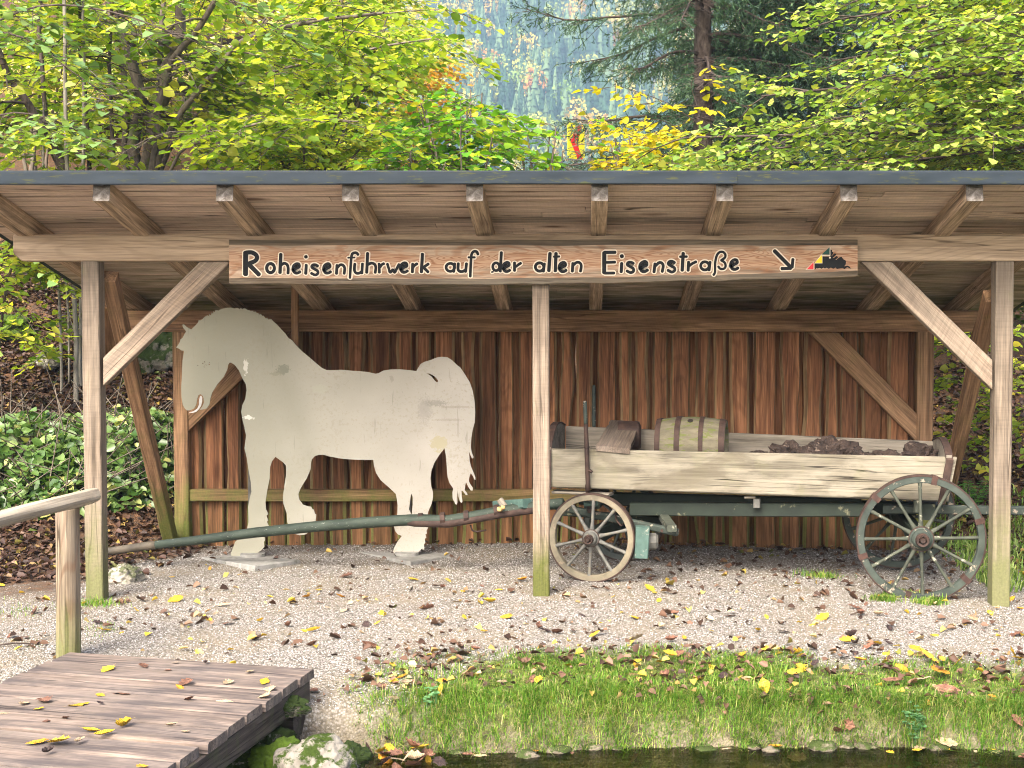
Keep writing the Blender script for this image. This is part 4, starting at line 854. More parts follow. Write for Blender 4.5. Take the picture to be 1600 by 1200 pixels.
def log(name, A, B, r, m, parent, n=26, amp=.004):
    A, B = Vector(A), Vector(B); up = (0, 0, 1) if abs((B-A).normalized().z) < .9 else (0, -1, 0)
    X, Y, Z = frame(B-A, up); L = (B-A).length; V = []; Fc = []; S = 20; s = rnd.random()*40; vert = up[2] == 0
    rings_ = [(-.0, .6), (.006, .93)]+[(L*i/n, 1.) for i in range(1, n)]+[(L-.006, .93), (L, .6)]
    for (x, k) in rings_:
        for j in range(S):
            t = 2*math.pi*j/S; rr_ = r*k+amp*mnoise.noise(Vector((x*3, math.cos(t)*1.2+s, math.sin(t)*1.2)))+amp*.6*mnoise.noise(Vector((x*1.2, math.cos(t)*5+s, math.sin(t)*5)))
            V.append((x, rr_*math.cos(t), rr_*math.sin(t)))
    q_ = len(rings_)
    for i in range(q_-1):
        for j in range(S): q = (j+1) % S; Fc.append((i*S+j, i*S+q, (i+1)*S+q, (i+1)*S+j))
    Fc += [tuple(range(S)), tuple((q_-1)*S+j for j in range(S-1, -1, -1))]
    M = mat4(X, Y, Z, A)
    if vert: # keep local z along the log for the grain
        V = [(v[1], v[2], v[0]) for v in V]; M = mat4(Y, Z, X, A)
    me = mesh_np(name, V, Fc, False); fixn(me); return link(name, me, m, parent, M)
pb = P(106.5, 1010, 7.98); pt = P(105.5, 786, 7.98); log('handrail_post', (pb.x, 7.98, gz(pb.x, 7.98)-.1), (pt.x, 7.98, pt.z), .067, M_logpost, brg)
log('handrail', P(149, 773, 8.06), P(149, 773, 8.06)+(P(-5, 812, 7.22)-P(149, 773, 8.06))*4.2, .044, M_log, brg, 70, .006)

# ------------------------------------------------------------ stones
def stonemat(name, c1, c2, moss, mc=(.07, .11, .015), mth=.5):
    m = N(name); p = m.pos(); a = m.noise(p, 9., 8., .65); col = m.ramp(a, [(.3, c1), (.6, c2)])
    pit = m.vor(p, 40.); col = m.mix(m.ramp(pit, [(.1, .5), (.3, 0.)]), col, tuple(q*.4 for q in c1))
    nz = m.xyz(m.n('ShaderNodeNewGeometry').outputs['Normal'])[2]
    f = m.ramp(m.math('ADD', m.noise(p, 7., 5., .7), m.math('MULTIPLY', nz, .12)), [(mth, 0.), (mth+.07, 1.)]); f = m.math('MULTIPLY', f, moss)
    mo = m.mix(m.noise(p, 45., 4., .7), tuple(q*.35 for q in mc), tuple(q*2.2 for q in mc)); col = m.mix(f, col, mo)
    return m.fin(col, .9, m.bump(m.noise(p, 40., 6., .7), .7, .012), spec=.15)
SM_white = stonemat('limestone', (.13, .12, .10), (.235, .215, .18), 1., (.022, .036, .005), .56)
SM_moss = stonemat('mossy_stone', (.05, .045, .035), (.15, .14, .11), 1., (.012, .020, .004), .42)
SM_grey = stonemat('grey_rock', (.15, .14, .11), (.30, .28, .23), .8, (.035, .045, .012), .55)
q = G(488, 1180, -.15); tag(lump('white_stone', (q.x+.02, q.y, -.22), (.20, .18, .15), 3.3, SM_white, rough=.22), 'pale limestone boulder with bright moss by the water beside the footbridge', 'rock')
for (px, py, z, r, sd_, mt, lab) in ((418, 1165, -.2, (.14, .16, .12), 9.1, SM_moss, 'dark mossy stone under the edge of the footbridge'), (380, 1192, -.26, (.2, .14, .1), 12.7, SM_moss, 'dark wet mossy boulder in the shadow of the footbridge at the frame bottom'),
    (452, 1105, -.02, (.09, .08, .05), 15., SM_moss, 'small mossy stone at the corner of the footbridge deck'), (548, 1188, -.24, (.09, .08, .07), 19., SM_moss, 'low mossy stone to the right of the pale boulder'), (440, 1190, -.22, (.15, .12, .11), 29., stonemat('bright_moss', (.1, .1, .06), (.2, .2, .12), 1., (.032, .055, .005), .3), 'stone wholly covered by bright green moss left of the pale boulder')):
    q = G(px, py, z); tag(lump('stone', (q.x, q.y, z), r, sd_, mt), lab, 'rock')
q = P(194, 889, 10.45); tag(lump('grey_stone', (q.x, q.y, gz(q.x, q.y)+.03), (.12, .12, .095), 4.4, SM_grey, rough=.3), 'grey stone propping up the tip of the wagon drawbar', 'rock')
q = P(14, 508, 16.2); tag(lump('mossy_boulder', (q.x, q.y, q.z-.05), (.27, .25, .17), 6.4, stonemat('boulder_moss', (.03, .035, .02), (.08, .09, .04), 1., (.03, .05, .008), .35), rough=.3), 'moss-covered boulder high on the leafy slope at the left edge', 'rock')
q = P(76, 562, 15.3); tag(lump('pale_stone', (q.x, q.y, q.z), (.13, .12, .10), 7.4, SM_grey, rough=.3), 'pale stone on the leaf litter below the mossy boulder', 'rock')
q = P(232, 585, 15.3); tag(lump('dark_boulder', (q.x, q.y, gz(q.x, q.y)+.15), (.35, .3, .3), 8.4, SM_moss, rough=.3), 'dark mossy boulder behind the left side of the shed', 'rock')

# ------------------------------------------------------------ leaves
def unit(a): return a/(np.linalg.norm(a, axis=-1, keepdims=True)+1e-9)
def leaf_mesh(name, C, U, Nn, S, asp=.40, fold=.12, droop=.12):
    U = unit(U); Wv = unit(np.cross(Nn, U)); Nn = np.cross(U, Wv); S = S[:, None]
    fz = nr.uniform(.2, 1.6, (len(C), 1))*fold
    v0 = C; v5 = C+U*S-Nn*S*droop
    l1 = C+U*S*.30+Wv*S*asp+Nn*S*fz; l2 = C+U*S*.72+Wv*S*asp*.78+Nn*S*(fz*.6-droop*.3)
    r1 = C+U*S*.30-Wv*S*asp+Nn*S*fz; r2 = C+U*S*.72-Wv*S*asp*.78+Nn*S*(fz*.6-droop*.3)
    V = np.stack([v0, l1, l2, v5, r2, r1], 1).reshape(-1, 3); b = (np.arange(len(C))*6)[:, None]
    Fq = np.concatenate([b+np.array([[0, 5, 4, 3]]), b+np.array([[0, 3, 2, 1]])], 1).reshape(-1, 4)
    return mesh_np(name, V, Fq)
def sticks(A, B, r0, r1, k=4):
    A, B = np.asarray(A, float), np.asarray(B, float); r0 = np.asarray(r0, float)[:, None]; r1 = np.asarray(r1, float)[:, None]
    t = unit(B-A); ref = np.where(np.abs(t[:, 2:3]) < .9, np.array([[0, 0, 1.]]), np.array([[1., 0, 0]])); u = unit(np.cross(t, ref)); v = np.cross(t, u)
    V = []
    for (c, r) in ((A, r0), (B, r1)):
        for j in range(k): a = 2*math.pi*j/k; V.append(c+(u*math.cos(a)+v*math.sin(a))*r)
    V = np.stack(V, 1).reshape(-1, 3); b = (np.arange(len(A))*2*k)[:, None]
    return V, np.concatenate([b+np.array([[j, (j+1) % k, (j+1) % k+k, j+k]]) for j in range(k)], 1).reshape(-1, 4)
def project(C):
    cp, sp_ = math.cos(PITCH), math.sin(PITCH); y, z = C[:, 1], C[:, 2]-CZ
    d_ = y*cp-z*sp_; return CX+F*C[:, 0]/d_, 600-F*(y*sp_+z*cp)/d_
def smooth(pts, sub=4):
    pts = [np.array(p, float) for p in pts]; o = []; n = len(pts)
    for i in range(n-1):
        p0, p1, p2, p3 = pts[max(i-1, 0)], pts[i], pts[i+1], pts[min(i+2, n-1)]
        for s in range(sub): u = s/sub; o.append(.5*(2*p1+(p2-p0)*u+(2*p0-5*p1+4*p2-p3)*u*u+(3*p1-p0-3*p2+p3)*u**3))
    o.append(pts[-1]); return np.array(o)
def tree(name, label, cat, stems, leafm, barkm, leaf=.10, nbr=14, blen=1.3, ntw=10, twl=.45, rise=.25, droop=.12, tmin=.15, seed=1, az=None, asp=.42, dens=.55, flat=.35, group=None, bmul=1., keep=None, boughs=()):
    g = np.random.default_rng(seed); A, B, R0, R1 = [], [], [], []; LC, LU, LN, LS = [], [], [], []
    def seg(p, r):
        A.extend(p[:-1]); B.extend(p[1:]); R0.extend(r[:-1]); R1.extend(r[1:])
    brs = []
    for pts, r0, r1 in stems:
        p = smooth(pts); n = len(p); p[1:-1] += g.normal(0, r0*.25, (n-2, 3)); r = np.linspace(r0, r1, n); seg(p, r)
        L = np.linalg.norm(p[-1]-p[0])
        for j in range(nbr):
            t = tmin+(1-tmin)*(j+g.random())/nbr; q = t*(n-1); i = min(int(q), n-2); c = p[i]+(p[i+1]-p[i])*(q-i)
            a = g.uniform(0, 2*math.pi) if az is None else g.normal(az[0], az[1])
            d_ = np.array([math.cos(a), math.sin(a), rise+g.normal(0, .2)]); brs.append((c, unit(d_), blen*g.uniform(.5, 1.15)*(1-.35*t), max(.004, (r0+(r1-r0)*t)*.42)))
    for pts, r0 in boughs:
        p = smooth(pts); n = len(p); r = np.linspace(r0, r0*.3, n); seg(p, r); 
        for j in range(nbr):
            t = .1+.9*(j+g.random())/nbr; q = t*(n-1); i = min(int(q), n-2); c = p[i]+(p[i+1]-p[i])*(q-i); b_ = unit(p[i+1]-p[i]); s = 1 if j % 2 else -1
            a = math.atan2(b_[1], b_[0])+s*g.uniform(.4, 1.2); brs.append((c, unit(np.array([math.cos(a), math.sin(a), rise+g.normal(0, .12)])), blen*g.uniform(.5, 1.1), r0*.3))
    for c, d_, L, r in brs:
        p = [c]; dd = d_.copy(); m_ = 6
        for i in range(m_): dd = unit(dd+g.normal(0, .10, 3)+np.array([0, 0, -droop])); p.append(p[-1]+dd*L/m_)
        p = np.array(p); seg(p, np.linspace(r, .003, m_+1))
        for j in range(ntw):
            t = .12+.88*(j+g.random()*.8)/ntw; q = min(t, .999)*m_; i = int(q); c2 = p[i]+(p[min(i+1, m_)]-p[i])*(q-i); b_ = unit(p[min(i+1, m_)]-p[i]); s = 1 if j % 2 else -1
            a = math.atan2(b_[1], b_[0])+s*g.uniform(.3, 1.1); td = unit(np.array([math.cos(a), math.sin(a), b_[2]*.5+g.normal(0, .22)]))
            tl = twl*g.uniform(.5, 1.15); e2 = c2+td*tl+np.array([0, 0, -tl*droop]); A.append(c2); B.append(e2); R0.append(.0035); R1.append(.0015)
            k = max(2, int(tl/(leaf*dens))); u = (np.arange(k)+.6)/k; P_ = c2+(e2-c2)*u[:, None]+g.normal(0, .012, (k, 3)); sg = np.where(np.arange(k) % 2, 1, -1)
            aa = a+sg*g.uniform(.5, 1.15, k); aa[-1] = a
            LC.append(P_); LU.append(np.stack([np.cos(aa), np.sin(aa), g.normal(-.18, .22, k)], 1)); LN.append(np.array([0, 0, 1.])+g.normal(0, flat, (k, 3))); LS.append(leaf*g.uniform(.55, 1.15, k))
    C, U, Nn, S = map(np.concatenate, (LC, LU, LN, LS)); px, py = project(C)
    k = (px > -220) & (px < 1820) & (py > -160) & (py < 1000)
    if keep is not None: k &= keep(C, px, py)
    C, U, Nn, S = C[k], U[k], Nn[k], S[k]
    base = Vector(stems[0][0][0]); root = empty(name, base, label, cat, group)
    A, B, R0, R1 = map(np.array, (A, B, R0, R1)); px, py = project(B); kk = (px > -400) & (px < 2000) & (py > -400)
    Vv, Ff = sticks(A[kk], B[kk], R0[kk]*bmul, R1[kk]*bmul, 5); o = link('trunk', mesh_np('trunk', Vv, Ff, True), barkm, root)
    if len(C): link('crown', leaf_mesh('crown', C, U, Nn, S, asp), leafm, root)
    return root
M_bark_h = simple('hazel_bark', (.05, .04, .03), (.16, .13, .10), 14, .85, 0, .7, .006, spots=((.10, .12, .04), 6., .62), sc=(1, 1, .4))
M_bark_d = simple('dark_bark', (.030, .022, .018), (.10, .075, .06), 18, .9, 0, 1., .012, sc=(1, 1, .35))
M_bark_s = simple('spruce_bark', (.045, .032, .026), (.16, .125, .10), 20, .9, 0, 1., .02, sc=(1, 1, .5), spots=((.25, .24, .2), 20., .66))
LM_hazel = leafmat('hazel_leaves', [(0., (.09, .17, .015)), (.35, (.17, .27, .022)), (.7, (.30, .37, .03)), (1., (.46, .45, .05))], .55)
LM_blue = leafmat('hazel_leaves_front', [(0., (.09, .18, .05)), (.5, (.17, .28, .08)), (1., (.30, .38, .08))], .35, .42, .6)  # bluish reflection of the sky put into the leaf colour
LM_lime = leafmat('lime_leaves', [(0., (.15, .26, .03)), (.5, (.31, .40, .045)), (.85, (.50, .52, .08)), (1., (.66, .52, .07))], .55)
LM_green = leafmat('green_shrub_leaves', [(0., (.07, .22, .012)), (.5, (.15, .33, .02)), (.85, (.30, .43, .025)), (1., (.60, .52, .03))], .45)
LM_yellow = leafmat('yellow_leaves', [(0., (.30, .30, .02)), (.5, (.60, .50, .02)), (1., (.75, .55, .03))], .5)
LM_orange = leafmat('orange_leaves', [(0., (.35, .33, .05)), (.5, (.60, .42, .06)), (1., (.70, .28, .05))], .45)
LM_linden = leafmat('linden_leaves', [(0., (.09, .18, .03)), (.4, (.21, .32, .05)), (.8, (.36, .44, .09)), (1., (.52, .50, .10))], .42, .45, .5)
LM_pale = leafmat('pale_leaves', [(0., (.50, .52, .20)), (.5, (.72, .66, .30)), (1., (.80, .68, .42))], .45)  # brightness of the lit gaps behind the hazels put into this leaf colour

kst = lambda C, px, py: ~((px > 160) & (px < 300) & (py > 20) & (py < 275) & (np.sin(C[:, 0]*91+C[:, 2]*57)*.5+.5 < .78))
ktr = lambda C, px, py: ~((px > 1072) & (px < 1128) & (py < 112))
def gp(px, D, py=600): q = P(px, py, D); return np.array((q.x, D, gz(q.x, D)))
def up_(px, py, D): return np.array(P(px, py, D))
# the many-stemmed hazel above the left roof
b0 = gp(212, 16.5)
st = [([b0, up_(205, 265, 16.4), up_(215, 150, 16.2), up_(182, 0, 16.), up_(160, -250, 15.8)], .085, .05), ([b0+.06, up_(226, 265, 16.3), up_(262, 110, 16.1), up_(282, 10, 16), up_(300, -250, 15.8)], .095, .05),
      ([b0, up_(196, 265, 16.6), up_(196, 140, 16.6), up_(168, 0, 16.8), up_(130, -250, 17)], .05, .03), ([b0+.1, up_(238, 262, 16), up_(262, 110, 15.9), up_(300, 60, 15.6), up_(380, -60, 15.2)], .05, .03),
      ([b0, up_(245, 250, 16), up_(330, 118, 15.6), up_(400, 52, 15.2), up_(525, 30, 14.6), up_(600, 20, 14.2)], .045, .015), ([b0-.1, up_(232, 268, 16.8), up_(250, 100, 17), up_(255, -100, 17)], .045, .03),
      ([b0, up_(250, 268, 16.6), up_(310, 180, 16.6), up_(400, 120, 16.8), up_(560, 80, 17), up_(680, 60, 17.2)], .035, .012), ([b0, up_(265, 268, 15.6), up_(330, 215, 15.2), up_(430, 190, 14.8), up_(560, 190, 14.4)], .025, .01)]
tree('hazel_tree', 'large many-stemmed hazel with yellow-green leaves rising behind the left half of the roof', 'tree', st, LM_hazel, M_bark_h, .125, 14, 1.7, 9, .55, .15, .12, .38, 3, dens=.6, keep=kst)
b0 = gp(165, 15.0)
st = [([b0, up_(158, 450, 15), up_(98, 262, 14.8), up_(45, 160, 14.6), up_(5, 95, 14.4), up_(-60, -60, 14.)], .06, .03), ([b0+.05, up_(150, 400, 15.2), up_(92, 262, 15.1), up_(70, 180, 15.), up_(60, 0, 15), up_(50, -200, 15)], .035, .02),
      ([gp(140, 15.6), up_(140, 262, 15.4), up_(128, 120, 15.2), up_(118, -60, 15)], .03, .02), ([gp(176, 15.8), up_(176, 262, 15.6), up_(172, 100, 15.4), up_(176, -60, 15)], .028, .018)]
tree('leaning_hazel', 'dark-stemmed hazel leaning left above the left end of the roof', 'tree', st, LM_hazel, M_bark_d, .12, 10, 1.3, 8, .5, .1, .12, .45, 5, keep=kst)
# spray nearer to the camera, its bluish sky reflection painted in the leaf colour
st = [([gp(-120, 14.2), up_(-100, 300, 14), up_(-60, 60, 13.6), up_(0, -80, 13.2)], .04, .02)]
bo = [([up_(-60, 60, 13.6), up_(60, 10, 13.2), up_(180, 20, 12.9), up_(290, 60, 12.7)], .014), ([up_(-90, 250, 14), up_(0, 180, 13.4), up_(90, 190, 13), up_(160, 230, 12.8)], .012), ([up_(-60, 40, 13.6), up_(40, 60, 13.1), up_(110, 110, 12.9), up_(170, 150, 12.8)], .012),
      ([up_(0, -80, 13.2), up_(150, -60, 12.9), up_(320, -20, 12.8), up_(420, 50, 12.8)], .012), ([up_(-100, 300, 14), up_(-20, 300, 13.4), up_(50, 360, 13), up_(95, 420, 12.9)], .010)]
tree('pale_hazel', 'hazel at the left edge whose pale bluish-green leaves hang in front of the stems', 'tree', st, LM_blue, M_bark_d, .118, 9, .55, 6, .34, .0, .12, .3, 8, boughs=bo, dens=.75, keep=kst)
# thin trunks seen through the left bay
st = [([gp(118, 14.6), up_(115, 400, 14.6), up_(105, 260, 14.6), up_(100, 0, 14.5)], .028, .02), ([gp(126, 14.9), up_(126, 400, 14.9), up_(130, 200, 15), up_(130, 0, 15)], .024, .016), ([gp(96, 14.8), up_(90, 420, 14.8), up_(70, 300, 14.8), up_(68, 160, 14.8)], .018, .01), ([gp(108, 15), up_(104, 450, 15), up_(80, 330, 15), up_(60, 200, 15)], .014, .01)]
tree('young_hazel', 'young pale-barked hazel stems standing just left of the left front post', 'tree', st, LM_hazel, simple('pale_bark', (.10, .09, .07), (.30, .27, .22), 12, .85, 0, .6, .005, sc=(1, 1, .4)), .10, 9, .8, 6, .35, .1, .12, .15, 12)
st = [([gp(-40, 14), up_(-20, 480, 13.9), up_(20, 380, 13.7), up_(60, 300, 13.6)], .02, .01), ([gp(-10, 14.2), up_(10, 440, 14), up_(50, 400, 13.8), up_(80, 330, 13.7)], .016, .01)]
tree('hazel_sapling', 'leafy hazel sapling filling the gap below the left end of the roof', 'tree', st, LM_lime, M_bark_d, .105, 16, .75, 8, .36, .1, .12, .2, 14)
nosign = lambda C, px, py: ~((px > 876) & (px < 926) & (py > 180) & (C[:, 1] < 22.5))
# bushes and trees behind, left to middle
def bush(name, label, px, D, pytop, spread, leafm, leaf, seed, ns=6, nbr=12, blen=1., ntw=8, twl=.4, cat='tree', bark=None, rise=.3, **k):
    g = np.random.default_rng(seed*7+1); b = gp(px, D); st = []; r0 = .03*D/16
    for i in range(ns):
        tx = px+g.uniform(-1, 1)*spread; ty = pytop+g.uniform(0, 1)*60*16/D; t = up_(tx, ty, D+g.uniform(-1, 1)*.7); m_ = b*.5+t*.5+np.array([(t[0]-b[0])*-.12, g.uniform(-.2, .2), .25])
        st.append(([b+g.normal(0, .08, 3)*np.array([1, 1, 0]), m_, t], r0*g.uniform(.5, 1.1), .008))
    return tree(name, label, cat, st, leafm, bark or M_bark_h, leaf, nbr, blen, ntw, twl, rise, .1, .3, seed, **k)
bush('lime_bush', 'dense lime-yellow bush over the roof right of the big hazel', 520, 19.5, 20, 110, LM_lime, .11, 21, 8, 14, 1.4, 10, .5)
bush('lime_bush', 'lime-yellow undergrowth low over the roof between hazel and green shrub', 470, 18., 150, 130, LM_lime, .10, 22, 9, 12, 1.1, 8, .4)
bush('pale_bush', 'pale thicket with painted-in gap brightness far behind the hazel stems', 420, 25., 60, 330, LM_pale, .13, 23, 12, 10, 1.6, 8, .5)
bush('pale_bush', 'bright washed-out thicket behind the left roof corner', 110, 24., 80, 220, LM_pale, .13, 24, 10, 12, 1.8, 8, .5)
bush('pale_bush', 'pale cream-yellow trees high on the slope behind the hazel trunk', 240, 30., -60, 260, LM_pale, .16, 123, 12, 12, 2.2, 8, .6)
bush('pale_bush', 'washed-out pale trees far behind the lime bush', 520, 31., -40, 120, LM_pale, .16, 124, 9, 12, 2., 8, .6)
bush('orange_tree', 'orange-tinged beech behind the lime bush at the edge of the mountain view', 640, 27., 90, 45, LM_orange, .13, 25, 6, 12, 1.1, 9, .45)
bush('lime_tree', 'tall yellow-green tree whose crown reaches the top of the picture left of the mountain', 545, 23., -60, 55, LM_lime, .12, 26, 6, 13, 1.6, 9, .5)
bush('green_shrub', 'fresh green shrub with upright shoots before the mountain, left of the road sign', 730, 15.6, 135, 85, LM_green, .125, 27, 9, 12, .75, 7, .36, cat='shrub', dens=.8, keep=nosign)
bush('green_shrub', 'smaller fresh green shrub directly left of the road sign', 845, 16.4, 190, 40, LM_green, .115, 28, 5, 9, .6, 6, .32, cat='shrub', dens=.8, keep=nosign)
bush('green_shrub', 'low green shrub poking over the roof below the lime bush', 640, 15.2, 205, 60, LM_green, .11, 29, 6, 10, .7, 7, .34, cat='shrub', dens=.8)
bush('yellow_shrub', 'bright yellow shrub right of the road sign', 985, 17.2, 185, 45, LM_yellow, .10, 31, 6, 9, .6, 7, .32, cat='shrub', keep=nosign)
bush('yellow_shrub', 'low yellow-green shrub at the foot of the spruce trunk', 1080, 16.2, 215, 70, LM_lime, .10, 32, 6, 9, .7, 7, .34, cat='shrub', keep=nosign)
bush('far_left_tree', 'yellow-green tree filling the upper left corner behind the hazels', 60, 20., -60, 160, LM_lime, .12, 33, 6, 11, 1.5, 8, .5)
bush('upper_left_tree', 'tall green tree behind the hazel at the top of the picture', 330, 21., -90, 170, LM_lime, .12, 34, 6, 11, 1.6, 8, .5)
# right: layered linden boughs
b0 = gp(1800, 14.5); T0 = up_(1790, -300, 14.5)
st = [([b0, up_(1800, 200, 14.5), T0], .16, .10)]
bo = []
for i, (y0, x1, y1, D1, r) in enumerate(((240, 1070, 215, 13.2, .03), (215, 1180, 235, 13.6, .025), (130, 1190, 150, 13.8, .03), (60, 1300, 95, 14.2, .03), (0, 1310, 30, 14.4, .03), (-40, 1390, -5, 13.6, .03), (170, 1300, 185, 12.8, .022), (100, 1380, 120, 12.9, .022), (250, 1380, 255, 12.9, .022), (20, 1450, 50, 13, .022), (-60, 1500, -20, 14.6, .02), (235, 1230, 195, 15., .02), (200, 1470, 225, 12.8, .02), (140, 1520, 160, 12.8, .02), (-100, 1400, -60, 15, .025), (60, 1560, 90, 12.7, .02), (260, 1130, 262, 14.2, .02), (262, 1300, 262, 14.6, .02))):
    s = up_(1795, y0, 14.5); t = up_(x1, y1, D1); m1 = s*.62+t*.38+np.array([0, 0, .15]); m2 = s*.3+t*.7+np.array([0, 0, .08]); bo.append(([s, m1, m2, t], r))
tree('linden_tree', 'linden whose layered yellow-green boughs reach in from the right over the roof', 'tree', st, LM_linden, M_bark_d, .092, 13, .85, 8, .40, -.02, .05, .9, 41, boughs=bo, dens=.62, flat=.3, asp=.44, keep=ktr)
bo = [([up_(1110, 270, 16.2), up_(1100, 200, 15.9), up_(1080, 130, 15.7), up_(1105, 112, 15.6)], .008), ([up_(1100, 200, 15.9), up_(1040, 160, 15.7), up_(960, 132, 15.5)], .008), ([up_(1105, 230, 15.9), up_(1040, 190, 15.6), up_(1000, 188, 15.5)], .007)]
tree('yellow_maple', 'thin maple with bright yellow sprays in front of the spruce trunk', 'tree', [([gp(1112, 16.4), up_(1112, 300, 16.3), up_(1108, 262, 16.2)], .015, .01)], LM_yellow, M_bark_d, .11, 5, .35, 4, .25, .0, .05, .9, 42, boughs=bo, dens=.7, keep=nosign)
bush('right_back_tree', 'dim green broadleaf tree behind the linden boughs at the upper right', 1500, 19., -40, 160, LM_hazel, .12, 43, 8, 13, 1.5, 9, .5, bark=M_bark_d)

# spruces
LM_needle = leafmat('spruce_needles', [(0., (.014, .038, .018)), (.6, (.035, .08, .035)), (1., (.075, .13, .05))], .15, .6, .3)
def spruce(name, label, px, D, r, ylo, yhi, nb, bl, seed, trunkpts=None, dens=1., keep=None, azs=None, dro=.16):
    g = np.random.default_rng(seed); A, B, R0, R1 = [], [], [], []; C, U, S = [], [], []
    b = gp(px, D); top = up_(px-4, yhi, D); n = 12; p = np.linspace(b, top, n); p[1:-1, :2] += g.normal(0, r*.08, (n-2, 2)); rr_ = np.linspace(r*1.1, r*.85, n)
    A2, B2, Q0, Q1 = list(p[:-1]), list(p[1:]), list(rr_[:-1]), list(rr_[1:])
    z0 = up_(px, ylo, D)[2]; z1 = top[2]
    for j in range(nb):
        z = z0+(z1-z0)*(j+g.random())/nb; a = g.uniform(0, 2*math.pi) if azs is None else azs[j % len(azs)]+g.normal(0, .45); L = bl*g.uniform(.65, 1.1); c = np.array([b[0]+(top[0]-b[0])*.5, D, z]); d_ = unit(np.array([math.cos(a), math.sin(a), g.uniform(-.05, .25)])); m_ = 9; q = [c]
        for i in range(m_): d_ = unit(d_+np.array([0, 0, -dro*.55 if i < 6 else .10])+g.normal(0, .05, 3)); q.append(q[-1]+d_*L/m_)
        q = np.array(q); R_ = np.linspace(.030, .006, m_+1); A += list(q[:-1]); B += list(q[1:]); R0 += list(R_[:-1]); R1 += list(R_[1:])
        for i in range(1, m_+1):
            bd = unit(q[i]-q[i-1]); sdv = unit(np.cross(bd, np.array([0, 0, 1.])))
            for s in (-1, 1):
                for rep in range(2):
                    tl = g.uniform(.35, .8)*(1-.45*i/m_)*min(1, .4+i*.3); td = unit(bd*.65+sdv*s*g.uniform(.5, 1)+np.array([0, 0, g.uniform(-.55, .05)])); st_ = q[i-1]+(q[i]-q[i-1])*g.random(); en = st_+td*tl
                    A.append(st_); B.append(en); R0.append(.005); R1.append(.002)
                    # secondary sprigs
                    for w_ in range(5):
                        u = .15+.85*w_/4; s0 = st_+(en-st_)*u; sdir = unit(td*.7+g.normal(0, .45, 3)+np.array([0, 0, -.3])); sl_ = g.uniform(.10, .26); k = int(14*dens); v = np.linspace(0, 1, k)[:, None]
                        base_ = s0+sdir*sl_*v; dirs = unit(sdir*.9+g.normal(0, .55, (k, 3))); C.append(base_); U.append(dirs); S.append(g.uniform(.035, .06, k))
    C, U, S = map(np.concatenate, (C, U, S)); pxx, pyy = project(C); k = (pxx > -100) & (pxx < 1720) & (pyy > -120) & (pyy < 330)
    if keep is not None: k &= keep(C, pxx, pyy)
    C, U, S = C[k], U[k], S[k]; w_ = unit(np.cross(U, g.normal(0, 1, U.shape)))*.0055
    Vv = np.stack([C-w_, C+w_, C+U*S[:, None]+w_*.35, C+U*S[:, None]-w_*.35], 1).reshape(-1, 3); Ff = (np.arange(len(C))*4)[:, None]+np.array([[0, 1, 2, 3]])
    root = empty(name, Vector(b), label, 'tree'); Va, Fa = sticks(np.array(A2), np.array(B2), Q0, Q1, 14); tk = link('trunk', mesh_np('trunk', Va, Fa, True), M_bark_s, root)
    Vb, Fb = sticks(np.array(A), np.array(B), R0, R1, 5); link('branches', mesh_np('branches', Vb, Fb, True), M_bark_d, root); link('needles', mesh_np('needles', Vv, Ff), LM_needle, root)
spruce('spruce_tree', 'tall spruce with grey-brown trunk and drooping branches right of the mountain view', 1100, 19., .125, 262, -160, 54, 2.2, 51, keep=lambda C, px, py: ~((px > 1084) & (px < 1115) & (C[:, 1] < 19.1)))
spruce('dark_spruce', 'dark spruce behind the linden boughs with a thick shadowed trunk', 1280, 20.5, .17, 270, -200, 46, 2.3, 52)
spruce('thin_spruce', 'thin dark spruce between the two big spruces', 1166, 23., .07, 262, -160, 30, 1.5, 53)
spruce('dark_spruce', 'dark spruce filling the upper right corner behind the linden', 1480, 22., .16, 268, -220, 44, 2.4, 54)
spruce('edge_spruce', 'dark spruce at the right frame edge behind the linden', 1640, 21., .16, 268, -220, 36, 2.4, 55)

# ------------------------------------------------------------ the two sides of the shed
def cloud(n, cx_, cy_, rx, ry, zf, g):
    t = g.uniform(0, 2*math.pi, n); r = np.sqrt(g.random(n)); x = cx_+rx*r*np.cos(t); y = cy_+ry*r*np.sin(t); return x, y, r
LM_heap = leafmat('cut_branch_leaves', [(0., (.035, .085, .015)), (.45, (.08, .15, .03)), (.88, (.17, .25, .08)), (1., (.40, .38, .12))], .3, .4, .6)
def heap(name, label, spots, leafm, leaf, n, seed, cat='shrub', thick=.35):
    g = np.random.default_rng(seed); C = []; A = []; B = []
    for (px, py, D, rx, ry, h) in spots:
        q = P(px, py, D); x, y, r = cloud(n, q.x, D, rx, ry, 0, g); z = ground(x, y)+h*(1-r*r)*g.uniform(.25, 1., n)+.03; C.append(np.stack([x, y, z], 1))
        k = n//14; x, y, r = cloud(k, q.x, D, rx, ry, 0, g); a = np.stack([x, y, ground(x, y)+.03], 1); dd = g.normal(0, .35, (k, 3)); dd[:, 2] = np.abs(dd[:, 2])*.6; A.append(a); B.append(a+dd+np.array([0, 0, h*.35]))
    C = np.concatenate(C); A = np.concatenate(A); B = np.concatenate(B); root = empty(name, Vector(C.mean(0)), label, cat)
    Vv, Ff = sticks(A, B, np.full(len(A), .008), np.full(len(A), .004), 4); link('stems', mesh_np('stems', Vv, Ff, True), M_bark_h, root)
    U = g.normal(0, 1, C.shape); U[:, 2] = -np.abs(U[:, 2])*.5; Nn = np.array([0, -.5, 1.])+g.normal(0, .5, C.shape)
    link('leaves', leaf_mesh('leaves', C, U, Nn, leaf*g.uniform(.5, 1.15, len(C)), .36), leafm, root); return root
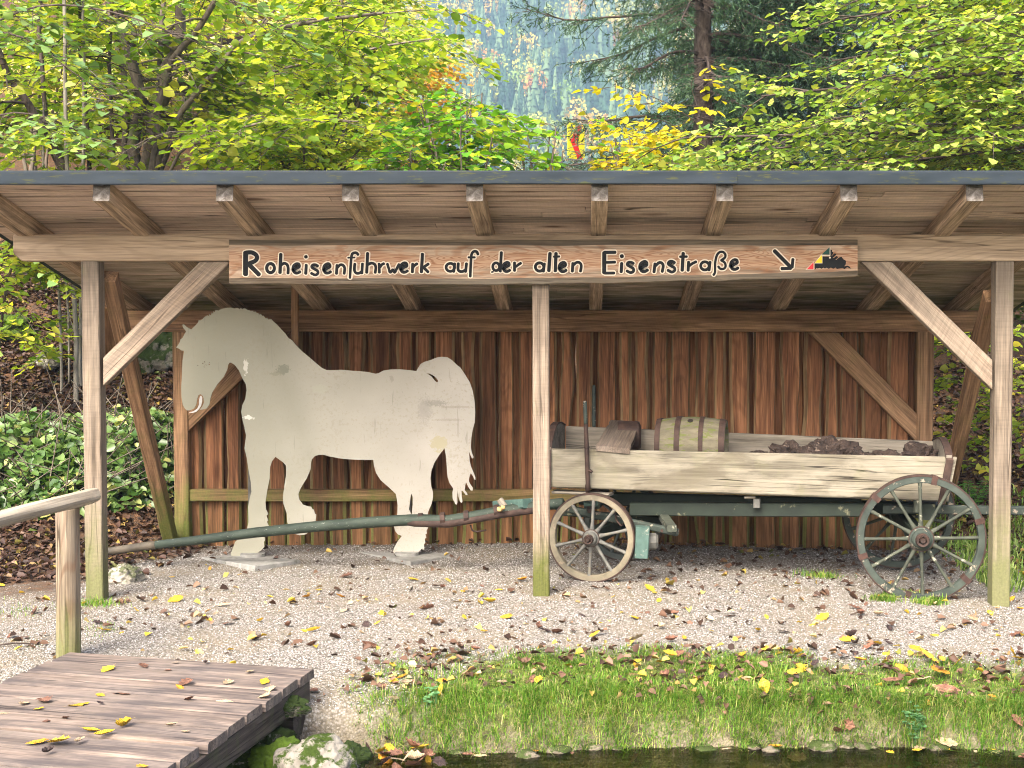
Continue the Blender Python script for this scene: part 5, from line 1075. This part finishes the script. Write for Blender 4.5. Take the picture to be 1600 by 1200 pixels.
heap('branch_heap', 'heap of cut green leafy branches left of the left front post', [(20, 760, 13.0, .8, .6, .55), (100, 770, 12.9, .55, .5, .45), (-60, 740, 13.3, .8, .6, .5), (60, 700, 13.6, .9, .5, .3)], LM_heap, .115, 1000, 61)
heap('branch_heap', 'heap of green leafy branches seen between the left post and its slanting brace', [(205, 760, 13.2, .45, .5, .55), (235, 720, 13.7, .4, .4, .4), (200, 690, 13.9, .6, .4, .25)], LM_heap, .105, 800, 62)
# leaf litter
def litter(name, label, n, fx, fy, s0, s1, seed, mat_, up=.012, zj=.02, wfun=None):
    g = np.random.default_rng(seed); x = fx(g, n); y = fy(g, n)
    if wfun is not None: k = g.random(n) < wfun(x, y); x, y = x[k], y[k]
    n = len(x); C = np.stack([x, y, ground(x, y)+up+g.random(n)*zj], 1); a = g.uniform(0, 6.28, n)
    U = np.stack([np.cos(a), np.sin(a), g.normal(0, .25, n)], 1); Nn = np.array([0, 0, 1.])+g.normal(0, .38, (n, 3)); o = link(name, leaf_mesh(name, C, U, Nn, g.uniform(s0, s1, n), .36, .25, .2), mat_); tag(o, label, 'leaf litter', kind='stuff')
LM_litter = leafmat('slope_litter', [(0., (.018, .010, .007)), (.35, (.04, .020, .013)), (.65, (.075, .038, .025)), (.86, (.13, .08, .05)), (.94, (.26, .18, .04)), (1., (.06, .09, .02))], .1, .6, .35)
LM_brown = leafmat('litter_leaves', [(0., (.03, .016, .010)), (.3, (.06, .032, .020)), (.6, (.12, .065, .040)), (.85, (.22, .135, .085)), (.94, (.38, .27, .05)), (1., (.10, .14, .03))], .1, .6, .35)
litter('leaf_litter', 'brown leaf litter covering the slope left of and behind the shed', 40000, lambda g, n: g.uniform(-8.5, -3.2, n), lambda g, n: 10.4+(19-10.4)*g.random(n)**.85, .035, .085, 71, LM_litter, wfun=lambda x, y: zones(x, y)[0])
litter('leaf_litter', 'dark leaf litter on the slope behind the right side of the shed', 12000, lambda g, n: g.uniform(2.8, 7., n), lambda g, n: g.uniform(9.6, 16, n), .05, .10, 72, LM_litter, wfun=lambda x, y: zones(x, y)[0]*.8)
litter('leaf_scraps', 'small dark leaf scraps gathered along the foot of the back wall', 1100, lambda g, n: g.uniform(-3.2, 3.2, n), lambda g, n: 12.15-2.4*g.random(n)**2.2, .02, .07, 73, LM_brown, wfun=lambda x, y: np.where(x > -.2, 1., .25))
litter('leaf_scraps', 'tiny brown leaf crumbs scattered across the gravel', 350, lambda g, n: g.uniform(-4.4, 3.8, n), lambda g, n: 7.4+3.2*g.random(n)**1.1, .012, .04, 74, LM_brown, .006, .008)
LM_yel2 = leafmat('small_yellow_litter', [(0., (.45, .28, .03)), (.4, (.62, .45, .05)), (.7, (.50, .38, .22)), (1., (.30, .15, .06))], .1, .6, .3)
fy_ = lambda g, n: 7.55+2.6*g.random(n)**1.4
litter('leaf_scraps', 'small yellow and beige leaves strewn over the front of the gravel', 800, lambda g, n: g.uniform(-4.4, 3.9, n), fy_, .03, .065, 75, LM_yel2, .008, .016, wfun=lambda x, y: .15+.85*sst(-.1, .9, fbm(x*1.4, y*2.4, 1.6, 7)))
litter('leaf_scraps', 'small curled brown leaves strewn over the front of the gravel', 1500, lambda g, n: g.uniform(-4.4, 3.9, n), fy_, .035, .085, 76, LM_brown, .008, .02, wfun=lambda x, y: sst(-.1, .9, fbm(x*1.4, y*2.4, 1.6, 7)))
litter('leaf_scraps', 'brown leaf fragments caught in the bank grass', 800, lambda g, n: g.uniform(-1.3, 3.7, n), lambda g, n: g.uniform(7.4, 8.1, n), .02, .06, 77, LM_brown, .03, .03)
# right side sprays, weeds and fern
st = [([gp(1640, 13.6), up_(1630, 480, 13.5), up_(1600, 420, 13.3)], .02, .01), ([gp(1560, 14.2), up_(1545, 560, 14.0), up_(1520, 500, 13.9)], .012, .008)]
bo = [([up_(1640, 560, 13.5), up_(1580, 560, 13.2), up_(1500, 590, 13.0), up_(1470, 600, 13.)], .006), ([up_(1640, 620, 13.4), up_(1570, 640, 13.1), up_(1500, 680, 12.9)], .006), ([up_(1640, 500, 13.5), up_(1560, 520, 13.2), up_(1480, 540, 13.1)], .006), ([up_(1660, 650, 13.2), up_(1600, 660, 12.9), up_(1560, 700, 12.8)], .006), ([up_(1640, 580, 13.5), up_(1600, 600, 13.), up_(1520, 630, 12.9)], .006)]
tree('beech_sapling', 'beech sapling with lime-green leaf sprays seen past the right back post', 'tree', st, LM_lime, M_bark_d, .085, 8, .4, 5, .28, .0, .08, .3, 81, boughs=bo, dens=.7)
bush('dark_shrub', 'green shrub with painted-in shade on the slope behind the right back post', 1520, 16.5, 420, 60, leafmat('painted_shade_leaves', [(0., (.03, .06, .012)), (1., (.12, .17, .03))], .3), .09, 82, 6, 10, .8, 7, .35, cat='shrub')  # shadow on the slope put into the dark leaf colour
def blades(name, label, x, y, h0, h1, mat_, seed, wd=.0035, lean=.5, ztop=0., parent=None):
    g = np.random.default_rng(seed); n = len(x); z = ground(x, y); a = g.uniform(0, 6.28, n); h = g.uniform(h0, h1, n)*(.6+.8*(fbm(x*2.2, y*2.2, 2.)*.5+.5)); ln = g.uniform(.1, 1., n)*lean
    dx, dy = np.cos(a)*ln, np.sin(a)*ln-.25*lean; w0 = np.stack([-np.sin(a), np.cos(a), np.zeros(n)], 1)*(g.uniform(.6, 1.3, n)*wd)[:, None]
    b = np.stack([x, y, z-.005], 1); m1 = b+np.stack([dx*.35*h, dy*.35*h, h*.6], 1); t = b+np.stack([dx*h, dy*h, h*(1-.35*ln)], 1)
    V = np.stack([b-w0, b+w0, m1+w0*.8, m1-w0*.8, t], 1).reshape(-1, 3); k = (np.arange(n)*5)[:, None]
    me = mesh_np(name, V, [k+np.array([[0, 1, 2, 3]]), k+np.array([[3, 2, 4]])]); o = link(name, me, mat_, parent)
    return tag(o, label, 'grass', kind='stuff') if parent is None else o
LM_grass = leafmat('grass_blades', [(0., (.045, .12, .012)), (.35, (.10, .23, .02)), (.68, (.19, .31, .035)), (.86, (.32, .32, .10)), (1., (.38, .32, .17))], .35, .55, .3)
g = np.random.default_rng(91); n = 150000; x = g.uniform(-1.5, 3.6, n); y = g.uniform(7.15, 8.25, n); e_1 = bank_edge(x); wz = zones(x, y)[1]
cl = .5+.5*fbm(x*1.6, y*2.6, 2.4, 4); k = (y > e_1-.02) & (g.random(n) < wz*(.10+.9*sst(.25, .75, cl))); blades('grass', 'short green grass on the bank of the stream', x[k], y[k], .012, .046, LM_grass, 92, .0020, 1.3)
x = g.uniform(-1.2, 3.6, 34000); y = bank_edge(x)+g.uniform(-.03, .22, len(x)); k = g.random(len(x)) < zones(x, y)[1]*(.15+.85*(.5+.5*fbm(x*2, y, 2.))**1.5); blades('bank_grass', 'longer pale grass hanging over the water edge', x[k], y[k], .04, .11, LM_grass, 93, .0022, 1.5)
x = g.uniform(3.0, 5.6, 14000); y = g.uniform(10.2, 13.2, len(x)); k = g.random(len(x)) < .5+.5*fbm(x, y, 2.); blades('weeds', 'bright grass and weeds behind the right front post', x[k], y[k], .04, .16, leafmat('weed_blades', [(0., (.10, .2, .03)), (.5, (.2, .32, .06)), (1., (.4, .45, .16))], .4), 94, .006, 1.2)
x = np.concatenate([g.normal(c, .05, 500) for c in (P(1380, 925, 9.8).x, P(1450, 925, 9.75).x, P(1405, 900, 10).x)]+[g.normal(P(150, 930, 9.6).x, .09, 300), g.normal(P(1260, 866, 11.3).x, .08, 300)])
y = np.concatenate([g.normal(9.8, .04, 500), g.normal(9.75, .04, 500), g.normal(10., .05, 500), g.normal(9.55, .05, 300), g.normal(10.7, .06, 300)]); blades('tufts', 'small green tufts at the foot of the rear wheel and the left post', x, y, .02, .07, LM_grass, 95, .003, 1.)
x = g.uniform(-4.6, -2.9, 7000); y = g.uniform(8.0, 9.9, len(x)); k = g.random(len(x)) < sst(.1, .9, fbm(x*1.5, y*1.5, 2.)); blades('sparse_grass', 'thin grass growing through the gravel beside the footbridge', x[k], y[k], .012, .04, LM_grass, 96, .002, .9)
x = g.uniform(-1.2, 3.6, 9000); y = g.uniform(7.3, 8.0, len(x)); k = g.random(len(x)) < sst(.35, .9, fbm(x*1.3, y*3., 1.7, 9)); blades('tall_grass', 'taller brighter grass tufts standing out of the bank grass', x[k], y[k], .06, .12, LM_grass, 98, .0026, 1.2)
M_bed = stonemat('bank_stone', (.05, .04, .028), (.15, .13, .095), .9, (.022, .036, .006), .50)
for i in range(26):
    xx = -1.0+4.6*(i+g.random())/26; yy = float(bank_edge(xx))+g.uniform(-.07, .02); rr_ = g.uniform(.02, .055)
    tag(lump('stone', (xx, yy, WZ+g.uniform(-.02, .01)), (rr_*1.4, rr_, rr_*.7), i*2.7, M_bed, sub=3, rough=.4), 'small wet stone at the waterline below the grassy bank', 'stone', 'small stones along the waterline')
# clover and small weeds on the bank
LM_clover = leafmat('clover_leaves', [(0., (.06, .17, .06)), (1., (.15, .31, .13))], .3, .5, .4)
for i, (px, py, z, r, n, lab) in enumerate(((1420, 1150, -.2, .17, 230, 'patch of bluish-green ground weeds near the water right of centre'), (1530, 1115, -.08, .16, 180, 'patch of bluish-green clover on the bank at the lower right'), (1430, 1085, -.04, .05, 50, 'upright young weed with pale leaves on the grassy bank'), (1375, 1165, -.24, .10, 110, 'small round-leaved weeds at the water edge'), (675, 1082, -.03, .04, 14, 'small dark green seedling at the left end of the grass'), (490, 1105, .0, .07, 60, 'small green weed at the corner of the footbridge'), (545, 1150, -.15, .10, 120, 'dark green weeds between the pale boulder and the leaf pile'), (1540, 1170, -.22, .10, 110, 'low green weed at the water edge in the lower right corner'))):
    q = G(px, py, z); t = g.uniform(0, 6.28, n); rr_ = r*np.sqrt(g.random(n)); x = q.x+rr_*np.cos(t); y = q.y+rr_*np.sin(t)*.7; C = np.stack([x, y, ground(x, y)+g.uniform(.03, .10, n)], 1)
    root = empty('weed', (q.x, q.y, gz(q.x, q.y)), lab, 'weed'); k3 = np.repeat(C, 3, 0); a = np.tile([0, 2.09, 4.19], n)+np.repeat(g.uniform(0, 6.28, n), 3); U = np.stack([np.cos(a), np.sin(a), np.full(3*n, .15)], 1)
    link('leaves', leaf_mesh('leaves', k3, U, np.array([0, -.2, 1.])+g.normal(0, .2, (3*n, 3)), g.uniform(.014, .026, 3*n), .45), LM_clover, root)
    Cg = C.copy(); Cg[:, 2] = ground(x, y)-.01; Vv, Ff = sticks(Cg, C, np.full(n, .0012), np.full(n, .001), 3); link('stems', mesh_np('stems', Vv, Ff), LM_clover, root)
# fern
q = P(1518, 735, 12.9); b = np.array([q.x, q.y, gz(q.x, q.y)]); C, U = [], []; A, B = [], []
for i in range(11):
    a = i*2*math.pi/11+.3; L = g.uniform(.28, .42); pts = [b+np.array([math.cos(a)*L*u, math.sin(a)*L*u, .30*math.sin(u*2.1)*L/.4]) for u in np.linspace(0, 1, 12)]
    for j in range(1, 12):
        A.append(pts[j-1]); B.append(pts[j]); d_ = unit(pts[j]-pts[j-1]); s = unit(np.cross(d_, [0, 0, 1.])); k = .085*(1-j/13)
        for sg in (-1, 1): C.append(pts[j]); U.append((s*sg+d_*.35)*k)
root = empty('fern', Vector(b), 'green fern growing between the wagon end and the right front post', 'fern'); C, U = np.array(C), np.array(U)
link('fronds', leaf_mesh('fronds', C, U, np.tile([0, -.3, 1.], (len(C), 1)), np.linalg.norm(U, axis=1)*1.2, .17, .02, .1), leafmat('fern_leaves', [(0., (.05, .15, .02)), (1., (.11, .25, .04))], .35), root)
Vv, Ff = sticks(np.array(A), np.array(B), np.full(len(A), .003), np.full(len(A), .002), 4); link('stalks', mesh_np('stalks', Vv, Ff), M_bark_h, root)

# ------------------------------------------------------------ fallen leaves, each on its own
def fallen(name, asp, curl, ser, seed):
    g = random.Random(seed); V = [(0, 0, 0)]; nseg = 7; Fc = []
    for i in range(nseg+1):
        u = i/nseg; wv = asp*math.sin(math.pi*min(1, u*.94+.03))**.75*(1-.25*u)*(1+ser*(1 if i % 2 else -1)*.12)*(1+g.uniform(-.08, .08)); 
        zc_ = curl*(u-.45)**2*1.4+g.uniform(-.02, .02)
        for s in (-1, -.5, 0, .5, 1): V.append((u-.5, s*wv*.5, zc_+abs(s)**1.6*wv*curl*.9+g.uniform(-.015, .015)))
    for i in range(nseg):
        for j in range(4): b = 1+i*5+j; Fc.append((b, b+1, b+6, b+5))
    b = len(V); V += [(-.5, -.008, curl*.28), (-.5, .008, curl*.28), (-.72, .05, curl*.3+.03), (-.72, .035, curl*.3+.03)]; Fc.append((b, b+1, b+2, b+3))
    me = mesh_np(name, V[0:], Fc, True); return me
def lm2(name, c1, c2, c3):
    m = N(name); c = m.coord(); a = m.noise(m.vadd(c, m.vscale((9., 4., 2.), m.obr())), 5., 5., .65); col = m.ramp(a, [(.3, c1), (.52, c2), (.72, c3)])
    x = m.xyz(c); v = m.math('ABSOLUTE', m.math('SINE', m.math('MULTIPLY', m.math('ADD', x[0], m.math('MULTIPLY', m.math('ABSOLUTE', x[1]), -.8)), 30.)))
    col = m.mix(m.math('MULTIPLY', m.ramp(v, [(.0, 1.), (.25, 0.)]), .35), col, tuple(q*.5 for q in c1))
    col = m.mix(m.ramp(m.math('ABSOLUTE', x[1]), [(.004, .6), (.014, 0.)]), col, tuple(min(1, q*1.3) for q in c3))
    col = m.mix(.8, col, m.ramp(m.obr(), [(0., .62), (1., 1.3)]), 'MULTIPLY')
    return m.fin(col, .6, m.bump(v, .5, .01), spec=.25)
LMF = {'yellow': lm2('yellow_fallen', (.26, .15, .02), (.52, .33, .02), (.62, .44, .06)), 'orange': lm2('orange_fallen', (.25, .10, .01), (.55, .24, .02), (.66, .38, .04)), 'brown': lm2('brown_fallen', (.06, .03, .02), (.17, .08, .05), (.30, .16, .10)), 'dark': lm2('dark_fallen', (.015, .010, .010), (.04, .025, .022), (.09, .055, .05)), 'pale': lm2('pale_fallen', (.22, .15, .085), (.36, .27, .165), (.46, .37, .24))}
shapes = [(.55, .08, 0, 1), (.7, .16, 1.3, 2), (.5, .35, 0, 3), (.8, .06, 1.6, 4), (.6, .6, 1.2, 5), (.45, .12, 0, 6), (.9, .2, 2.4, 7)]
base_leaf = {}
for cn, mt in LMF.items():
    for s in shapes:
        me = fallen('fallen_leaf', s[0], s[1], s[2], s[3]); me.materials.append(mt); base_leaf.setdefault(cn, []).append(me)
g = random.Random(404)
placed = []
PL = {'gravel': 'on the pale gravel before the shed', 'grass': 'on the grassy stream bank', 'deck': 'on the footbridge planks', 'water': 'floating at the edge of the stream', 'pile': 'in the wet leaf pile beside the pale boulder'}
def put_leaf(cn, x, y, z, size, where, tilt=.3, tail=None):
    me = g.choice(base_leaf[cn]); o = bpy.data.objects.new('fallen_leaf', me); COL.objects.link(o); o.location = (x, y, z+size*.05)
    o.rotation_euler = (g.gauss(0, tilt), g.gauss(0, tilt), g.uniform(0, 6.28)); o.scale = (size, size, size*(1 if g.random() < .8 else -1))
    nm = {'yellow': 'yellow', 'orange': 'orange', 'brown': 'reddish-brown', 'dark': 'dark', 'pale': 'beige'}[cn]
    px, py = project(np.array([[x, y, z]])); px, py = float(px[0]), float(py[0])
    if where == 'gravel': wh = 'on the gravel '+('left of the bridge post' if px < 95 else 'by the left front post' if px < 260 else 'below the horse front legs' if px < 480 else 'below the horse belly' if px < 610 else 'below the horse hind legs' if px < 770 else 'at the middle post' if px < 870 else 'below the small front wheel' if px < 1030 else 'below the wagon middle' if px < 1180 else 'left of the big rear wheel' if px < 1340 else 'below the big rear wheel' if px < 1530 else 'at the right front post')+(', far back' if py < 935 else ', midway' if py < 985 else ', near the grass')
    elif where == 'grass': wh = 'on the bank grass '+('at its left end' if px < 760 else 'below the middle post' if px < 950 else 'left of its middle' if px < 1130 else 'below the wagon box' if px < 1330 else 'below the rear wheel' if px < 1500 else 'at the right edge')+(', high on the bank' if py < 1075 else ', low near the water')
    elif where == 'deck': wh = ('on the far planks' if py < 1065 else 'on the middle planks' if py < 1120 else 'on the near planks')+' of the bridge'+(', left side' if px < 150 else ', centre' if px < 300 else ', right side')
    elif where == 'water': wh = 'floating at the stream edge '+('on the left' if px < 950 else 'in the middle' if px < 1280 else 'on the right')
    else: wh = PL[where]
    big = 'large ' if size > .095 else 'small ' if size < .05 else ''
    tag(o, f'{big}{nm} fallen leaf {wh}', 'fallen leaf', f'{big}{nm} leaves {wh}'.replace(',', ''))
cols = ['yellow']*5+['orange']*3+['brown']*10+['dark']*3+['pale']*4
n = 0
while n < 175:
    py = 870+200*g.random()**.62; px = g.uniform(-20, 1620); q = G(px, py, .0)
    if px < 470 and py > 1000: continue
    if float(zones(q.x, q.y)[0]) > .6 and g.random() < .5: continue
    cl_ = .5+.5*float(fbm(q.x*1.4, q.y*2.2, 1.5, 7))
    if g.random() > .25+.75*cl_: continue
    put_leaf(g.choice(cols), q.x, q.y, gz(q.x, q.y)+.008, g.uniform(.035, .085)+(.035 if g.random() < .25 else 0), 'gravel', .28); n += 1
for i in range(46):
    px = g.uniform(600, 1620); py = 1030+130*g.random()**1.2; q = G(px, py, -.05); put_leaf(g.choice(['yellow', 'yellow', 'orange', 'brown', 'brown', 'pale', 'dark']), q.x, q.y, gz(q.x, q.y)+.045, g.uniform(.045, .10), 'grass', .4)
for cn, px, py, s in (('yellow', 1195, 1070, .13), ('yellow', 1452, 1040, .15), ('orange', 1470, 1052, .14), ('yellow', 1430, 1028, .10), ('dark', 1130, 1060, .14), ('pale', 1440, 1060, .12), ('pale', 1480, 1085, .12), ('brown', 990, 1088, .09), ('brown', 1080, 1095, .11), ('pale', 715, 1092, .09), ('yellow', 690, 1078, .08), ('pale', 635, 1072, .09), ('brown', 1310, 1082, .10), ('brown', 1048, 1072, .09), ('orange', 1160, 1103, .06), ('dark', 1362, 1092, .10), ('brown', 1590, 1085, .08), ('brown', 1480, 1068, .14), ('brown', 1395, 1060, .12), ('orange', 810, 1137, .06), ('pale', 880, 1117, .06)):
    q = G(px, py, -.03); put_leaf(cn, q.x, q.y, gz(q.x, q.y)+.04, s, 'grass', .35)
for cn, px, py, s in (('yellow', 168, 1046, .09), ('brown', 224, 1040, .07), ('pale', 275, 1035, .05), ('brown', 290, 1068, .08), ('orange', 281, 1074, .06), ('pale', 357, 1067, .06), ('yellow', 413, 1066, .10), ('pale', 421, 1077, .08), ('pale', 414, 1089, .08), ('pale', 350, 1094, .10), ('brown', 295, 1093, .07), ('yellow', 124, 1100, .11), ('brown', 190, 1083, .10), ('brown', 70, 1096, .09), ('yellow', 157, 1086, .05), ('pale', 38, 1100, .06), ('yellow', 193, 1135, .10), ('yellow', 163, 1148, .09), ('yellow', 142, 1143, .08), ('orange', 58, 1158, .10), ('yellow', 92, 1160, .11), ('pale', 124, 1158, .07), ('yellow', 61, 1108, .05), ('dark', 75, 1175, .06), ('brown', 72, 1125, .06), ('pale', 268, 1133, .06), ('pale', 290, 1143, .05), ('brown', 102, 1122, .07), ('pale', 5, 1113, .06), ('orange', 222, 1197, .05), ('dark', 156, 1098, .04), ('pale', 390, 1050, .06), ('brown', 262, 1047, .04), ('dark', 321, 1036, .05)):
    q = G(px, py, .105); put_leaf(cn, q.x, q.y, .103, s, 'deck', .16)
for i in range(20):
    px = g.uniform(690, 1620); q = G(px, 1186, WZ); y = float(bank_edge(q.x))-g.uniform(-.03, .12); put_leaf(g.choice(['yellow', 'pale', 'brown', 'pale', 'orange']), q.x, y, WZ+.004, g.uniform(.035, .08), 'water', .06)
for i in range(34):
    px = g.gauss(625, 38); py = g.gauss(1160, 16); q = G(px, py, -.2); put_leaf(g.choice(['brown', 'brown', 'dark', 'dark', 'orange', 'pale', 'yellow']), q.x, q.y, max(gz(q.x, q.y), WZ)+g.uniform(.01, .05), g.uniform(.07, .12), 'pile', .45)
# twigs lying about
for i, (px, py, L, a) in enumerate(((20, 1010, .25, .3), (660, 1145, .1, 1.2), (1160, 1095, .25, .2), (930, 900, .15, 2.), (140, 868, .55, .05), (1340, 960, .12, .6))):
    q = G(px, py, 0); zz_ = gz(q.x, q.y); p = Vector((q.x, q.y, zz_+.012)); d_ = Vector((math.cos(a), math.sin(a)*.5, .02)); tb = TB(); tb.tube([p-d_*L/2, p+Vector((0, .01, .01)), p+d_*L/2], [.006, .005, .003], 5)
    tag(tb.build('twig', M_bark_d), ('dead twig lying on the leaf litter left of the footbridge post', 'short dark twig by the wet leaf pile', 'dry twig lying across the grassy bank', 'small twig on the gravel in front of the middle post', 'brown stick on the ground behind the left front post', 'small twig on the gravel in front of the rear wheel')[i], 'twig')

# ------------------------------------------------------------ road sign beyond the roof
q = P(900, 221, 22.); rs = empty('road_sign', (q.x, q.y, gz(q.x, q.y)), 'yellow road bend sign with a red chevron, seen obliquely above the roof', 'road sign')
yaw = R(55); X = Vector((math.cos(yaw), math.sin(yaw), 0)); Z = Vector((0, 0, 1)); Y = Z.cross(X); M = mat4(X, Y, Z, (q.x, q.y, q.z))
hw, hh = .22, .275
bm = bmesh.new(); bmesh.ops.create_cube(bm, size=1); [setattr(v, 'co', Vector((v.co.x*hw*2, v.co.y*.02, v.co.z*hh*2))) for v in bm.verts]
bmesh.ops.bevel(bm, geom=[e for e in bm.edges if abs(e.verts[0].co.x-e.verts[1].co.x) < .01 and abs(e.verts[0].co.z-e.verts[1].co.z) < .01], offset=.04, segments=4, affect='EDGES')
me = bpy.data.meshes.new('sign_plate'); bm.to_mesh(me); bm.free(); link('sign_plate', me, simple('sign_yellow', (.72, .66, .02), (.80, .74, .03), 3, .5, bump=0), rs, M)
sg = 1
V = [(.02, -.013, .26), (.17, -.013, .26), (-.01, -.013, 0), (.17, -.013, -.26), (.02, -.013, -.26), (-.17, -.013, 0)]
link('red_chevron', mesh_np('red_chevron', V, [(0, 1, 2, 5), (5, 2, 3, 4)]), simple('sign_red', (.62, .02, .02), (.72, .03, .03), 3, .5, bump=0), rs, M)
tb = TB(); tb.tube([(q.x, q.y+.03, gz(q.x, q.y)-.1), (q.x, q.y+.03, q.z+.1)], .03, 10); tb.build('sign_pole', M_metal, rs)

# ------------------------------------------------------------ pale trunks and forest on the mountain
MF_con = N('far_conifers'); MF_con.fin(MF_con.ramp(MF_con.isl(), [(0., (.018, .045, .03)), (.7, (.04, .075, .045)), (1., (.075, .12, .06))]), .9, spec=.1)
MF_dec = N('far_autumn_crowns'); MF_dec.fin(MF_dec.ramp(MF_dec.obr(), [(0., (.5, .36, .08)), (1., (.6, .4, .1))]), .9, spec=.1)
g = np.random.default_rng(500); n = 8500
y = 436+(1010-436)*g.random(n)**1.15; a = g.uniform(-.36, .40, n); x = a*y; z = ground(x, y); h = g.uniform(13, 25, n)
tiers, sd = 7, 9; V = []; 
tt = np.arange(sd)*2*math.pi/sd
for k in range(tiers):
    zb = .12+.80*k/tiers; zt_ = zb+.30*(1-.45*k/tiers); rr_ = .135*(1-k/tiers)**.8+.012
    ang = tt[None, :]+g.uniform(0, 6, n)[:, None]; rj = rr_*g.uniform(.55, 1.25, (n, sd)); V.append(np.stack([np.cos(ang)*rj, np.sin(ang)*rj, zb+g.uniform(-.02, .01, (n, sd))], 2)); V.append(np.tile(np.array([0, 0, min(zt_, 1.)])[None, None], (n, 1, 1)))
Vt = np.concatenate(V, 1)*h[:, None, None]; pv = Vt.shape[1]; Vt += np.stack([x, y, z], 1)[:, None]
Ft = []
for k in range(tiers):
    b = k*(sd+1)
    for j in range(sd): Ft.append((b+j, b+(j+1) % sd, b+sd))
Ft = (np.array(Ft)[None]+(np.arange(n)*pv)[:, None, None]).reshape(-1, 3)
# one colour per tree through a colour attribute
me = mesh_np('far_forest', Vt.reshape(-1, 3), Ft); ca = me.color_attributes.new('tint', 'FLOAT_COLOR', 'POINT'); tc = g.random(n); ca.data.foreach_set('color', np.repeat(np.stack([tc, tc, tc, np.ones(n)], 1), pv, 0).astype(np.float32).ravel())
m = N('far_conifer'); t = m.n('ShaderNodeVertexColor', layer_name='tint').outputs[0]; m.fin(m.ramp(t, [(0., (.010, .030, .022)), (.6, (.035, .075, .04)), (1., (.13, .19, .085))]), .9, spec=.1)
tag(link('far_forest', me, m.m), 'dark conifer forest covering the hazy mountainside', 'forest', kind='stuff')
n = 1500; y = 436+(900-436)*g.random(n)**1.1; a = g.uniform(-.30, .36, n); x = a*y; cl_ = fbm(x*.03, y*.03, 1., 2); k = g.random(n) < .45+.55*cl_; x, y = x[k], y[k]; n = len(x); z = ground(x, y); hh_ = g.uniform(12, 24, n); f = 230
sph = unit(g.normal(0, 1, (n, f, 3)))*(g.random((n, f, 1))**.35); cc = np.stack([x, y, z+hh_*.6], 1)[:, None]+sph*np.stack([hh_*.30, hh_*.30, hh_*.40], 1)[:, None]; cc = cc.reshape(-1, 3)
u = unit(g.normal(0, 1, cc.shape)); w_ = unit(np.cross(u, g.normal(0, 1, cc.shape))); s = g.uniform(.5, 1.1, (len(cc), 1)); Vv = np.stack([cc-u*s, cc+w_*s*.8, cc+u*s, cc-w_*s*.8], 1).reshape(-1, 3); Ff = (np.arange(len(cc))*4)[:, None]+np.array([[0, 1, 2, 3]])
me = mesh_np('far_autumn_trees', Vv, Ff); ca = me.color_attributes.new('tint', 'FLOAT_COLOR', 'POINT'); tc = g.random(n); ca.data.foreach_set('color', np.repeat(np.stack([tc, tc, tc, np.ones(n)], 1), f*4, 0).astype(np.float32).ravel())
m = N('far_autumn'); t = m.n('ShaderNodeVertexColor', layer_name='tint').outputs[0]; m.fin(m.ramp(t, [(0., (.14, .24, .05)), (.35, (.38, .38, .07)), (.8, (.52, .36, .06)), (1., (.45, .16, .04))]), .9, spec=.1)
tag(link('far_autumn_trees', me, m.m), 'scattered yellow and orange autumn trees among the conifers on the mountainside', 'forest', kind='stuff')
M_pt = simple('pale_trunk', (.35, .33, .30), (.6, .57, .52), 1., .8)
g = np.random.default_rng(600)
for i in range(26):
    px = g.uniform(955, 1095); D = g.uniform(85, 150); b = gp(px, D); hgt = g.uniform(11, 16); r = g.uniform(.10, .17)
    o = empty('pale_tree', Vector(b), 'thin pale-barked tree in the grove seen low between road sign and spruce', 'tree', 'pale-barked trees of the far grove'); q = Vector(b); tb = TB(); tb.tube([q, q+Vector((g.normal(0, .2), 0, hgt*.5)), q+Vector((g.normal(0, .3), 0, hgt))], [r, r*.8, r*.3], 6); tb.build('trunk', M_pt, o)
    k = 260; cc = b+np.array([0, 0, hgt*.72])+unit(g.normal(0, 1, (k, 3)))*(g.random((k, 1))**.4)*np.array([1.5, 1.5, 4.]); link('crown', leaf_mesh('crown', cc, g.normal(0, 1, cc.shape), g.normal(0, 1, cc.shape), g.uniform(.25, .5, k)), LM_orange if i % 2 else LM_pale, o)

# ------------------------------------------------------------ air between here and the mountain
m = N('haze'); m.t.nodes.remove(m.b); v = m.n('ShaderNodeVolumePrincipled'); v.inputs['Color'].default_value = (.55, .78, 1., 1); v.inputs['Density'].default_value = HAZE = .00055; v.inputs['Anisotropy'].default_value = .2
m.t.links.new(v.outputs[0], m.out.inputs['Volume']); tb = TB(); tb.box((0, 648, 205), (698, 0, 0), (0, 659, 0), (0, 0, 212))
tag(tb.build('haze', m.m, None, False), 'thin bluish air between the shed and the mountain', 'haze', kind='stuff')
